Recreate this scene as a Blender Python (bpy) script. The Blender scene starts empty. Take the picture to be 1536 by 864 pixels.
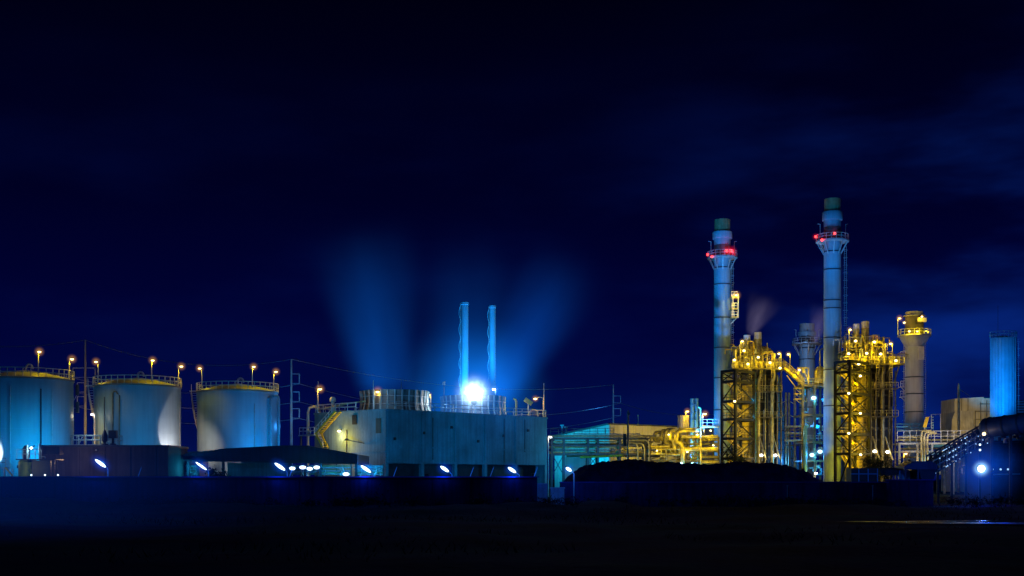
import bpy, bmesh, math, random
from mathutils import Vector, Matrix
random.seed(7)
sc = bpy.context.scene
COL = sc.collection
PI = math.pi
F, HZ, EYE = 1854.0, 718.0, 3.0          # focal length and horizon (photo pixels), eye height (m)
def P(x, y, Y): return Vector(((x - 768) * Y / F, Y, EYE + (HZ - y) * Y / F))
def XX(x, Y): return (x - 768) * Y / F
def ZZ(y, Y): return EYE + (HZ - y) * Y / F
V = Vector

# ------------------------------------------------------------------ materials
def new_mat(name):
    m = bpy.data.materials.new(name); m.use_nodes = True
    nt = m.node_tree; nt.nodes.clear()
    return m, nt, nt.nodes.new('ShaderNodeOutputMaterial')
def surf(name, base, rough=.6, metal=0.0, var=.35, scale=.8, streak=0.0, bump=.0, tint=None, fine=0.0, seam=None):
    """dirty painted / metal / mineral surface: two scales of blotches, run-down streaks, optional seams and bump"""
    m, nt, out = new_mat(name); N = nt.nodes; L = nt.links
    b = N.new('ShaderNodeBsdfPrincipled'); L.new(b.outputs[0], out.inputs[0])
    tc = N.new('ShaderNodeTexCoord')
    n1 = N.new('ShaderNodeTexNoise'); n1.inputs['Scale'].default_value = scale; n1.inputs['Detail'].default_value = 6
    L.new(tc.outputs['Object'], n1.inputs['Vector'])
    r1 = N.new('ShaderNodeMapRange'); r1.inputs[1].default_value = .3; r1.inputs[2].default_value = .7
    r1.inputs[3].default_value = 1 - var; r1.inputs[4].default_value = 1 + var * .5
    L.new(n1.outputs[0], r1.inputs[0]); fac = r1.outputs[0]
    def mul(a, c):
        k = N.new('ShaderNodeMath'); k.operation = 'MULTIPLY'; L.new(a, k.inputs[0]); L.new(c, k.inputs[1]); return k.outputs[0]
    if streak:
        mp = N.new('ShaderNodeMapping'); mp.inputs['Scale'].default_value = (2.2, 2.2, .12); L.new(tc.outputs['Object'], mp.inputs['Vector'])
        n2 = N.new('ShaderNodeTexNoise'); n2.inputs['Scale'].default_value = 1.0; n2.inputs['Detail'].default_value = 5
        L.new(mp.outputs[0], n2.inputs['Vector'])
        r2 = N.new('ShaderNodeMapRange'); r2.inputs[1].default_value = .42; r2.inputs[2].default_value = .68
        r2.inputs[3].default_value = 1; r2.inputs[4].default_value = 1 - streak; L.new(n2.outputs[0], r2.inputs[0])
        fac = mul(fac, r2.outputs[0])
    if fine:
        n3 = N.new('ShaderNodeTexNoise'); n3.inputs['Scale'].default_value = scale * 14; n3.inputs['Detail'].default_value = 8
        L.new(tc.outputs['Object'], n3.inputs['Vector'])
        r3 = N.new('ShaderNodeMapRange'); r3.inputs[1].default_value = .3; r3.inputs[2].default_value = .7
        r3.inputs[3].default_value = 1 - fine; r3.inputs[4].default_value = 1 + fine; L.new(n3.outputs[0], r3.inputs[0])
        fac = mul(fac, r3.outputs[0])
    mx = N.new('ShaderNodeVectorMath'); mx.operation = 'SCALE'
    if tint:
        n4 = N.new('ShaderNodeTexNoise'); n4.inputs['Scale'].default_value = scale * .45; L.new(tc.outputs['Object'], n4.inputs['Vector'])
        mc = N.new('ShaderNodeMix'); mc.data_type = 'RGBA'; mc.inputs[6].default_value = (*base, 1); mc.inputs[7].default_value = (*tint, 1)
        r4 = N.new('ShaderNodeMapRange'); r4.inputs[1].default_value = .4; r4.inputs[2].default_value = .62; L.new(n4.outputs[0], r4.inputs[0])
        L.new(r4.outputs[0], mc.inputs[0]); L.new(mc.outputs[2], mx.inputs[0])
    else:
        mx.inputs[0].default_value = base
    L.new(fac, mx.inputs['Scale']); L.new(mx.outputs[0], b.inputs['Base Color'])
    b.inputs['Roughness'].default_value = rough; b.inputs['Metallic'].default_value = metal
    if bump:
        bp = N.new('ShaderNodeBump'); bp.inputs['Strength'].default_value = bump; bp.inputs['Distance'].default_value = .1
        nb = N.new('ShaderNodeTexNoise'); nb.inputs['Scale'].default_value = scale * 5; nb.inputs['Detail'].default_value = 8
        L.new(tc.outputs['Object'], nb.inputs['Vector']); L.new(nb.outputs[0], bp.inputs['Height']); L.new(bp.outputs[0], b.inputs['Normal'])
    return m
def emit(name, color, strength):
    m, nt, out = new_mat(name)
    e = nt.nodes.new('ShaderNodeEmission'); e.inputs[0].default_value = (*color, 1); e.inputs[1].default_value = strength
    nt.links.new(e.outputs[0], out.inputs[0])
    m.cycles.emission_sampling = 'NONE'      # the real lamp beside each lens does the lighting
    return m
M = {}
M['tank'] = surf('tank_paint', (.23, .36, .41), .38, 0, .10, .25, .12)
M['tank_roof'] = surf('tank_roof_paint', (.24, .24, .21), .5, 0, .3, .5)
M['steel'] = surf('galvanised_steel', (.42, .43, .43), .45, .25, .3, 1.5)
M['pipe'] = surf('lagged_pipe', (.44, .38, .19), .42, .35, .5, 1.6, .25)
M['riser'] = surf('riser_pipe_steel', (.19, .165, .11), .42, .45, .5, 1.2, .3)
M['pipe_dark'] = surf('dull_pipe', (.17, .145, .09), .5, .3, .4, 1.2)
M['dark'] = surf('dark_steel', (.030, .030, .032), .6, .2, .4, 1.5)
M['lattice'] = surf('black_lattice_steel', (.010, .0095, .009), .8, 0, .4, 1.5)
M['gold'] = surf('cream_lagging', (.55, .42, .10), .5, .1, .5, .9, .35)
M['navy'] = surf('dark_blue_paint', (.035, .05, .07), .55, .1, .4, 1.0)
M['casing'] = surf('boiler_casing', (.045, .04, .034), .5, .2, .5, .6, .3)
M['stack'] = surf('stack_paint', (.40, .41, .42), .5, 0, .16, .3, .18)
M['stack_blue'] = surf('stack_pale_blue_paint', (.24, .36, .42), .5, 0, .16, .3, .18)
M['rail'] = surf('bright_railing', (.72, .66, .42), .45, .2, .15, 1.5)
M['stack_dark'] = surf('stack_sooty_band', (.08, .07, .07), .7, 0, .4, .8)
M['stack_cap'] = surf('stack_bare_cap', (.42, .30, .14), .45, .2, .35, .8, .3)
M['concrete'] = surf('stained_concrete', (.175, .26, .30), .85, 0, .42, .22, .32, .1, (.13, .20, .24), .08)
M['concrete_dim'] = surf('dark_concrete', (.10, .085, .075), .85, 0, .4, .3, .35, .15)
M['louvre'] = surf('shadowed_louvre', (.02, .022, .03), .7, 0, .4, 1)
M['shroud'] = surf('fan_shroud_grp', (.14, .15, .15), .6, 0, .3, .8, .3)
M['roof'] = surf('dark_sheet_roof', (.020, .030, .075), .5, .1, .4, .4, .3)
M['cladding'] = surf('metal_cladding', (.42, .44, .44), .5, .1, .18, .3, .2)
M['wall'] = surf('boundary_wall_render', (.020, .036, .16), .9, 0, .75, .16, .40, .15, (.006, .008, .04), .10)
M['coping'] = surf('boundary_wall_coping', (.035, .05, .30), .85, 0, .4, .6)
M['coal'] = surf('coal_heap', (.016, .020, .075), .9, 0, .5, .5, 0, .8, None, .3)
M['wood'] = surf('pole_concrete', (.40, .38, .34), .8, 0, .25, .6)
M['cable'] = surf('aluminium_cable', (.25, .25, .26), .5, .4, .1, 1)
M['green'] = surf('green_paint', (.14, .24, .02), .5, 0, .35, 1.2, .3)
M['yellow'] = surf('yellow_paint', (.62, .42, .03), .5, 0, .25, 1.2, .2)
M['leaf'] = surf('leaf', (.035, .05, .022), .6, 0, .6, 2.0)
M['bark'] = surf('bark', (.05, .04, .03), .9, 0, .4, 3)
M['silencer'] = surf('silencer_cap', (.62, .60, .60), .4, .4, .2, 1)
M['filter'] = surf('filter_house_sheet', (.46, .40, .27), .6, .1, .25, .5, .25)
M['silo'] = surf('silo_sheet', (.09, .33, .52), .45, .2, .15, .6, .15)
M['rubber'] = surf('tyre_rubber', (.02, .02, .02), .9, 0, .3, 3)
M['weed'] = surf('weed', (.003, .010, .014), .8, 0, .6, 1.0)
M['pale'] = surf('pale_block', (.30, .30, .36), .8, 0, .3, 1.5, .2)
SOD = (1.0, .56, .03); SODY = (1.0, .68, .0); WHT = (.75, .88, 1.0); BLU = (.03, .30, 1.0); CYA = (.02, .55, 1.0); RED = (1, .02, .03)
M['e_sod'] = emit('sodium_lens', (1, .72, .28), 5)
M['e_yel'] = emit('yellow_lens', (1, .80, .30), 10)
M['e_wht'] = emit('white_lens', (.85, .95, 1), 14)
M['e_blu'] = emit('blue_white_lens', (.66, .88, 1), 3.0)
M['e_red'] = emit('red_lens', (1, .03, .03), 8)
M['e_cya'] = emit('cyan_lens', (.45, .9, 1), 5)
M['e_dim'] = emit('dim_glow_dot', (.35, .62, 1), 1.3)

def vol_halo(name, color, s0, power=2.5, wisp=0):  # glare round a lamp, put in as a volume that emits by itself
    m, nt, out = new_mat(name); N = nt.nodes; L = nt.links
    tc = N.new('ShaderNodeTexCoord')
    ln = N.new('ShaderNodeVectorMath'); ln.operation = 'LENGTH'; L.new(tc.outputs['Object'], ln.inputs[0])
    r = N.new('ShaderNodeMapRange'); r.inputs[1].default_value = 0; r.inputs[2].default_value = 1; r.inputs[3].default_value = 1; r.inputs[4].default_value = 0
    L.new(ln.outputs['Value'], r.inputs[0])
    p = N.new('ShaderNodeMath'); p.operation = 'POWER'; L.new(r.outputs[0], p.inputs[0]); p.inputs[1].default_value = power
    k = N.new('ShaderNodeMath'); k.operation = 'MULTIPLY'; L.new(p.outputs[0], k.inputs[0]); k.inputs[1].default_value = s0
    e = N.new('ShaderNodeEmission'); e.inputs[0].default_value = (*color, 1); L.new(k.outputs[0], e.inputs[1])
    if wisp:
        no = N.new('ShaderNodeTexNoise'); no.inputs['Scale'].default_value = wisp; no.inputs['Detail'].default_value = 4; L.new(tc.outputs['Object'], no.inputs['Vector'])
        mr = N.new('ShaderNodeMapRange'); mr.inputs[1].default_value = .3; mr.inputs[2].default_value = .7; mr.inputs[3].default_value = .35; mr.inputs[4].default_value = 1.6; L.new(no.outputs[0], mr.inputs[0])
        k2 = N.new('ShaderNodeMath'); k2.operation = 'MULTIPLY'; L.new(k.outputs[0], k2.inputs[0]); L.new(mr.outputs[0], k2.inputs[1]); L.new(k2.outputs[0], e.inputs[1])
    L.new(e.outputs[0], out.inputs['Volume'])
    return m
M['h_sod'] = vol_halo('sodium_glow', (1, .42, .05), 1.1)
M['h_yel'] = vol_halo('yellow_glow', (1, .60, .06), 1.0)
M['h_blu'] = vol_halo('blue_glow', (.003, .09, 1), .62, 2.1)
M['h_wht'] = vol_halo('white_glow', (.25, .62, 1), .9)
M['h_red'] = vol_halo('red_glow', (1, .01, .03), 1.0)
M['h_flare'] = vol_halo('flare_glow', (.55, .82, 1), 5.2, 5.0, 6.0)
M['h_glow'] = vol_halo('wide_blue_glow', (.006, .24, 1), .075, 2.2, 1.6)
M['h_flood'] = vol_halo('flood_glow', (.003, .11, 1), .15, 2.8, 3.0)
M['h_flood_core'] = vol_halo('flood_core_glow', (.30, .66, 1), 5.0, 3.2)

def vol_plume(name, color, s0, r0, r1, fade=1.6, nscale=2.0, lo=.0):  # steam shines by itself; the lamplight is put into its emission
    """steam plume: local z runs 0..1 along the plume, the radius opens from r0 to r1"""
    m, nt, out = new_mat(name); N = nt.nodes; L = nt.links
    def math_(op, a, b=None, clamp=False):
        k = N.new('ShaderNodeMath'); k.operation = op; k.use_clamp = clamp
        for i, q in enumerate((a, b)):
            if q is None: continue
            if isinstance(q, (int, float)): k.inputs[i].default_value = q
            else: L.new(q, k.inputs[i])
        return k.outputs[0]
    tc = N.new('ShaderNodeTexCoord'); sx = N.new('ShaderNodeSeparateXYZ'); L.new(tc.outputs['Object'], sx.inputs[0])
    x, y, z = sx.outputs
    rad = math_('SQRT', math_('ADD', math_('MULTIPLY', x, x), math_('MULTIPLY', y, y)))
    rr = math_('DIVIDE', rad, math_('ADD', math_('MULTIPLY', z, r1 - r0), r0))
    q = math_('POWER', math_('SUBTRACT', 1.0, math_('MULTIPLY', rr, rr), True), 2.7)
    up = math_('POWER', math_('SUBTRACT', 1.0, z, True), fade)
    st = math_('MULTIPLY', z, 9.0, True)
    mp = N.new('ShaderNodeMapping'); mp.inputs['Scale'].default_value = (1.3 / r1, 1.3 / r1, .8); L.new(tc.outputs['Object'], mp.inputs['Vector'])
    no = N.new('ShaderNodeTexNoise'); no.inputs['Scale'].default_value = nscale; no.inputs['Detail'].default_value = 3; L.new(mp.outputs[0], no.inputs['Vector'])
    nr = N.new('ShaderNodeMapRange'); nr.inputs[1].default_value = .3; nr.inputs[2].default_value = .68; nr.inputs[3].default_value = lo; nr.inputs[4].default_value = 1.25
    L.new(no.outputs[0], nr.inputs[0])
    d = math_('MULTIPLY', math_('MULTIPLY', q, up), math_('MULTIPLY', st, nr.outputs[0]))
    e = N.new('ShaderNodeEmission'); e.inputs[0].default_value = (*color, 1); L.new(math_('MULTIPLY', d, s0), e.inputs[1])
    L.new(e.outputs[0], out.inputs['Volume'])
    return m

# ------------------------------------------------------------------ mesh builder
class MB:
    def __init__(s): s.v = []; s.f = []
    def add(s, vs, fs):
        n = len(s.v); s.v += [V(v) for v in vs]; s.f += [[i + n for i in f] for f in fs]; return s
    def box(s, c, size, rz=0.0):
        c = V(c); hx, hy, hz = size[0] / 2, size[1] / 2, size[2] / 2; R = Matrix.Rotation(rz, 3, 'Z')
        vs = [c + R @ V((a * hx, b * hy, d * hz)) for d in (-1, 1) for a, b in ((-1, -1), (1, -1), (1, 1), (-1, 1))]
        return s.add(vs, [(3, 2, 1, 0), (4, 5, 6, 7), (0, 1, 5, 4), (1, 2, 6, 5), (2, 3, 7, 6), (3, 0, 4, 7)])
    def bbox(s, a, b):
        a, b = V(a), V(b); return s.box((a + b) / 2, [abs(q) for q in (b - a)])
    def bar(s, p, q, w, h=None):
        h = h or w; p, q = V(p), V(q); d = (q - p).normalized()
        up = V((0, 0, 1)) if abs(d.z) < .95 else V((0, 1, 0))
        a = d.cross(up).normalized() * w / 2; b = a.cross(d).normalized() * h / 2
        vs = [e + i * a + j * b for e in (p, q) for i, j in ((-1, -1), (1, -1), (1, 1), (-1, 1))]
        return s.add(vs, [(3, 2, 1, 0), (4, 5, 6, 7), (0, 1, 5, 4), (1, 2, 6, 5), (2, 3, 7, 6), (3, 0, 4, 7)])
    def tube(s, pts, r, n=8, closed=False):
        pts = [V(p) for p in pts]; m = len(pts); vs = []; fs = []
        nrm = None
        for i, p in enumerate(pts):
            if closed: d = pts[(i + 1) % m] - pts[i - 1]
            else: d = pts[min(i + 1, m - 1)] - pts[max(i - 1, 0)]
            d.normalize()
            if nrm is None: nrm = d.orthogonal().normalized()
            else: nrm = (nrm - d * nrm.dot(d)); nrm = nrm.normalized() if nrm.length > 1e-6 else d.orthogonal().normalized()
            bn = d.cross(nrm)
            rr = r[i] if isinstance(r, (list, tuple)) else r
            vs += [p + rr * (math.cos(2 * PI * k / n) * nrm + math.sin(2 * PI * k / n) * bn) for k in range(n)]
        for i in range(m if closed else m - 1):
            j = (i + 1) % m
            fs += [(i * n + k, i * n + (k + 1) % n, j * n + (k + 1) % n, j * n + k) for k in range(n)]
        if not closed: fs += [tuple(range(n - 1, -1, -1)), tuple((m - 1) * n + k for k in range(n))]
        return s.add(vs, fs)
    def lathe(s, c, prof, n=32, axis='z', a0=0, open_=False):
        c = V(c); vs = []; fs = []; m = len(prof)
        for r, z in prof:
            for k in range(n):
                a = a0 + 2 * PI * k / n
                q = V((r * math.cos(a), r * math.sin(a), z))
                if axis == 'x': q = V((z, r * math.cos(a), r * math.sin(a)))
                vs.append(c + q)
        for i in range(m - 1):
            fs += [(i * n + k, i * n + (k + 1) % n, (i + 1) * n + (k + 1) % n, (i + 1) * n + k) for k in range(n)]
        if not open_:
            fs += [tuple(range(n - 1, -1, -1)), tuple((m - 1) * n + k for k in range(n))]
        return s.add(vs, fs)
    def ball(s, c, r, sx=1, sy=1, sz=1, n=12):
        prof = [(max(.001, r * math.sin(PI * i / 8)), -r * math.cos(PI * i / 8) * 1) for i in range(9)]
        k = len(s.v); s.lathe((0, 0, 0), prof, n)
        for i in range(k, len(s.v)): s.v[i] = V(c) + V((s.v[i].x * sx, s.v[i].y * sy, s.v[i].z * sz))
        return s
    def prism(s, poly, d):
        """poly: list of 3-D points, extruded by vector d"""
        poly = [V(p) for p in poly]; n = len(poly); d = V(d)
        return s.add(poly + [p + d for p in poly], [tuple(range(n)), tuple(range(2 * n - 1, n - 1, -1))] + [(i, (i + 1) % n, n + (i + 1) % n, n + i) for i in range(n)])
    def rail(s, pts, h=1.1, r=.05, step=1.6, closed=False, base=0.0):
        pts = [V(p) for p in pts]
        if closed: pts = pts + [pts[0]]
        for q in (h, h * .52): s.tube([p + V((0, 0, q + base)) for p in pts], r, 5)
        for a, b in zip(pts, pts[1:]):
            k = max(1, round((b - a).length / step))
            for i in range(k): p = a.lerp(b, i / k); s.tube([p + V((0, 0, base)), p + V((0, 0, h + base))], r, 5)
        p = pts[-1]; s.tube([p + V((0, 0, base)), p + V((0, 0, h + base))], r, 5)
        return s
    def build(s, name, mat, parent=None, label=None, kind=None):
        o0 = parent_world(parent) if parent else V((0, 0, 0))
        me = bpy.data.meshes.new(name); me.from_pydata([tuple(v - o0) for v in s.v], [], s.f)
        bm = bmesh.new(); bm.from_mesh(me); bmesh.ops.recalc_face_normals(bm, faces=bm.faces)
        for f in bm.faces: f.smooth = True
        bm.to_mesh(me); bm.free(); me.set_sharp_from_angle(angle=.6)
        me.materials.append(M[mat] if isinstance(mat, str) else mat)
        o = bpy.data.objects.new(name, me); COL.objects.link(o)
        if parent: o.parent = parent
        if label: o['label'] = label
        if kind: o['kind'] = kind
        return o
def parent_world(o):
    q = V((0, 0, 0))
    while o: q = q + o.location; o = o.parent
    return q
def thing(name, label, cat, loc=(0, 0, 0), group=None):
    o = bpy.data.objects.new(name, None); COL.objects.link(o); o.location = loc; o.empty_display_size = .3
    o['label'] = label; o['category'] = cat
    if group: o['group'] = group
    return o
def tag(o, label, cat, group=None):
    o['label'] = label; o['category'] = cat
    if group: o['group'] = group
    return o
def light(loc, color, power, parent=None, radius=.15, kind='POINT', target=None, angle=60, blend=.4):
    d = bpy.data.lights.new('lamp_or_fill_light', kind); d.color = color; d.energy = power; d.shadow_soft_size = radius  # serves lamp heads and also added fill that has no fixture
    o = bpy.data.objects.new('lamp_or_fill_light', d); COL.objects.link(o)
    o.location = V(loc) - (parent_world(parent) if parent else V((0, 0, 0)))
    if kind == 'SPOT':
        d.spot_size = math.radians(angle); d.spot_blend = blend
        o.rotation_euler = (V(target) - V(loc)).to_track_quat('-Z', 'Y').to_euler()
    if parent: o.parent = parent
    return o
_hm = None
def halo(loc, R, mat, parent, name='lamp_glow'):  # self-emitting ball that stands in for a lamp's glare
    global _hm
    if _hm is None:
        _hm = bpy.data.meshes.new('glow_ball'); bm = bmesh.new(); bmesh.ops.create_icosphere(bm, subdivisions=3, radius=1.0); bm.to_mesh(_hm); bm.free()
    me = _hm if not _hm.materials else _hm.copy()
    if me is not _hm: me.materials.clear()
    me.materials.append(M[mat])
    o = bpy.data.objects.new(name, me); COL.objects.link(o); o.parent = parent
    o.location = V(loc) - parent_world(parent); o.scale = (R,) * 3
    return o

# ------------------------------------------------------------------ lamps
def lamp_post(label, lx, ly, Y, base_y, group, px=None, col=SOD, power=260, lens='e_sod', glow='h_sod', R=1.0, pole='steel', size=.30, cat='lamp post', z0=None, pr=.08, name='lamp_post', down=False):
    """pole at pixel column px, lamp head at (lx, ly); base_y gives the foot"""
    px = lx if px is None else px
    foot = P(px, base_y, Y)
    if z0 is not None: foot.z = z0
    hd = P(lx, ly, Y); top = V((foot.x, Y, hd.z + .12))
    t = thing(name, label, cat, foot, group)
    mb = MB(); mb.tube([foot, foot.lerp(top, .5), top], [pr * 1.3, pr * 1.1, pr], 8); mb.build('pole', pole, t)
    dx = hd.x - foot.x
    if abs(dx) > .1:
        a = MB(); a.tube([top - V((0, 0, .1)), top.lerp(hd, .4) + V((0, 0, .12)), hd + V((0, 0, .10))], pr * .7, 6); a.build('arm', pole, t)
    h = MB(); h.ball(hd + V((0, 0, .10)), size, 1.25, .8, .45); h.build('lamp_head', 'dark', t)
    l = MB(); l.ball(hd - V((0, 0, .08)), size, 1.0, .75, .55); l.build('lens', lens, t)
    if down: light(hd - V((0, .0, size + .12)), col, power, t, .2, 'SPOT', hd - V((0, 0, 9)), 142, .35)
    else: light(hd - V((0, .25, size + .12)), col, power, t, .2)
    if R: halo(hd - V((0, 0, .05)), R, glow, t)
    return t
def work_light(root, x, y, Y, col=SODY, power=160, lens='e_yel', size=.24, glow='h_yel', R=.7, off=.5):
    """lamp bolted to a structure: bracket, lens, lamp"""
    q = P(x, y, Y); w = bpy.data.objects.new('work_light', None); COL.objects.link(w); w.parent = root; w.location = q - parent_world(root); w.empty_display_size = .2
    MB().ball(q, size, 1.1, .7, .8, 10).build('lens', lens, w)
    MB().bar(q + V((0, .25, .05)), q + V((0, 1.0, .3)), .1).build('bracket', 'dark', w)
    light(q - V((0, off, .2)), col, power, w, .2)
    if R: halo(q, R, glow, w)
    return w

# ------------------------------------------------------------------ camera, world
cam = bpy.data.cameras.new('camera'); co = bpy.data.objects.new('camera', cam); COL.objects.link(co)
co.location = (0, 0, EYE); co.rotation_euler = (PI / 2, 0, 0)
cam.sensor_width = 36; cam.lens = F / 1536 * 36; cam.shift_y = (HZ - 432) / 1536; cam.clip_end = 6000; cam.clip_start = .5
sc.camera = co
sc.view_settings.view_transform = 'Standard'; sc.view_settings.look = 'None'; sc.view_settings.exposure = 0; sc.view_settings.gamma = 1
sc.render.engine = 'CYCLES'
cy = sc.cycles; cy.use_denoising = True; cy.max_bounces = 5; cy.diffuse_bounces = 2; cy.glossy_bounces = 2; cy.transparent_max_bounces = 64; cy.volume_bounces = 0
cy.sample_clamp_indirect = 2.0; cy.adaptive_threshold = .008; cy.use_light_tree = True
try: cy.volume_step_rate = 1.0; cy.volume_max_steps = 128
except Exception: pass

w = bpy.data.worlds.new("World"); sc.world = w; w.use_nodes = True
nt = w.node_tree; nt.nodes.clear(); N = nt.nodes; L = nt.links
wo = N.new('ShaderNodeOutputWorld'); bg = N.new('ShaderNodeBackground'); L.new(bg.outputs[0], wo.inputs[0])
tc = N.new('ShaderNodeTexCoord'); sx = N.new('ShaderNodeSeparateXYZ'); L.new(tc.outputs['Generated'], sx.inputs[0])
rp = N.new('ShaderNodeValToRGB'); L.new(sx.outputs[2], rp.inputs[0]); cr = rp.color_ramp
for i, (p, c) in enumerate([(0.0, (.0004, .0030, .058)), (.05, (.0003, .0022, .050)), (.13, (.0002, .0008, .031)), (.22, (.00012, .0003, .015)), (.36, (.0001, .0001, .0050)), (.6, (.0001, .0001, .003))]):
    e = cr.elements[i] if i < 2 else cr.elements.new(p)
    e.position = p; e.color = (*c, 1)
mp = N.new('ShaderNodeMapping'); mp.inputs['Scale'].default_value = (2.6, 1.0, 9.0); mp.inputs['Rotation'].default_value = (0, math.radians(-14), 0); L.new(tc.outputs['Generated'], mp.inputs[0])
no = N.new('ShaderNodeTexNoise'); no.inputs['Scale'].default_value = 1.4; no.inputs['Detail'].default_value = 5; no.inputs['Roughness'].default_value = .5; L.new(mp.outputs[0], no.inputs['Vector'])
nr = N.new('ShaderNodeMapRange'); nr.interpolation_type = 'SMOOTHSTEP'; nr.inputs[1].default_value = .42; nr.inputs[2].default_value = .75; L.new(no.outputs[0], nr.inputs[0])
xr = N.new('ShaderNodeMapRange'); xr.interpolation_type = 'SMOOTHSTEP'; xr.inputs[1].default_value = .05; xr.inputs[2].default_value = .38; xr.inputs[3].default_value = .10; xr.inputs[4].default_value = 1.0; L.new(sx.outputs[0], xr.inputs[0])
m1 = N.new('ShaderNodeMath'); m1.operation = 'MULTIPLY'; L.new(nr.outputs[0], m1.inputs[0]); L.new(xr.outputs[0], m1.inputs[1])
zf = N.new('ShaderNodeMapRange'); zf.inputs[1].default_value = .21; zf.inputs[2].default_value = .33; zf.inputs[3].default_value = 1; zf.inputs[4].default_value = .05; L.new(sx.outputs[2], zf.inputs[0])
m2 = N.new('ShaderNodeMath'); m2.operation = 'MULTIPLY'; L.new(m1.outputs[0], m2.inputs[0]); L.new(zf.outputs[0], m2.inputs[1])
cl = N.new('ShaderNodeMix'); cl.data_type = 'RGBA'; cl.blend_type = 'ADD'; L.new(m2.outputs[0], cl.inputs[0]); L.new(rp.outputs[0], cl.inputs[6]); cl.inputs[7].default_value = (.0015, .0175, .155, 1)
# the last of the dusk: a Sky Texture with the sun far down, almost nothing left of it
sk = N.new('ShaderNodeTexSky'); sk.sky_type = 'NISHITA'; sk.sun_disc = False; sk.sun_elevation = math.radians(-4); sk.sun_rotation = math.radians(200)
sb = N.new('ShaderNodeMix'); sb.data_type = 'RGBA'; sb.blend_type = 'MULTIPLY'; sb.inputs[0].default_value = 1; L.new(sk.outputs[0], sb.inputs[6]); sb.inputs[7].default_value = (.0, .01, .04, 1)
ad = N.new('ShaderNodeMix'); ad.data_type = 'RGBA'; ad.blend_type = 'ADD'; ad.inputs[0].default_value = .1; L.new(cl.outputs[2], ad.inputs[6]); L.new(sb.outputs[2], ad.inputs[7])
L.new(ad.outputs[2], bg.inputs[0]); bg.inputs[1].default_value = 1.0

sun = bpy.data.lights.new('blue_fill', 'SUN'); so = bpy.data.objects.new('blue_fill', sun); COL.objects.link(so)  # added blue fill from the left front, not an actual moon
sun.energy = .17; sun.color = (.03, .30, 1.0); sun.angle = math.radians(2.0)
so.rotation_euler = (V((.34, .88, -.30))).to_track_quat('-Z', 'Y').to_euler()

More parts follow.
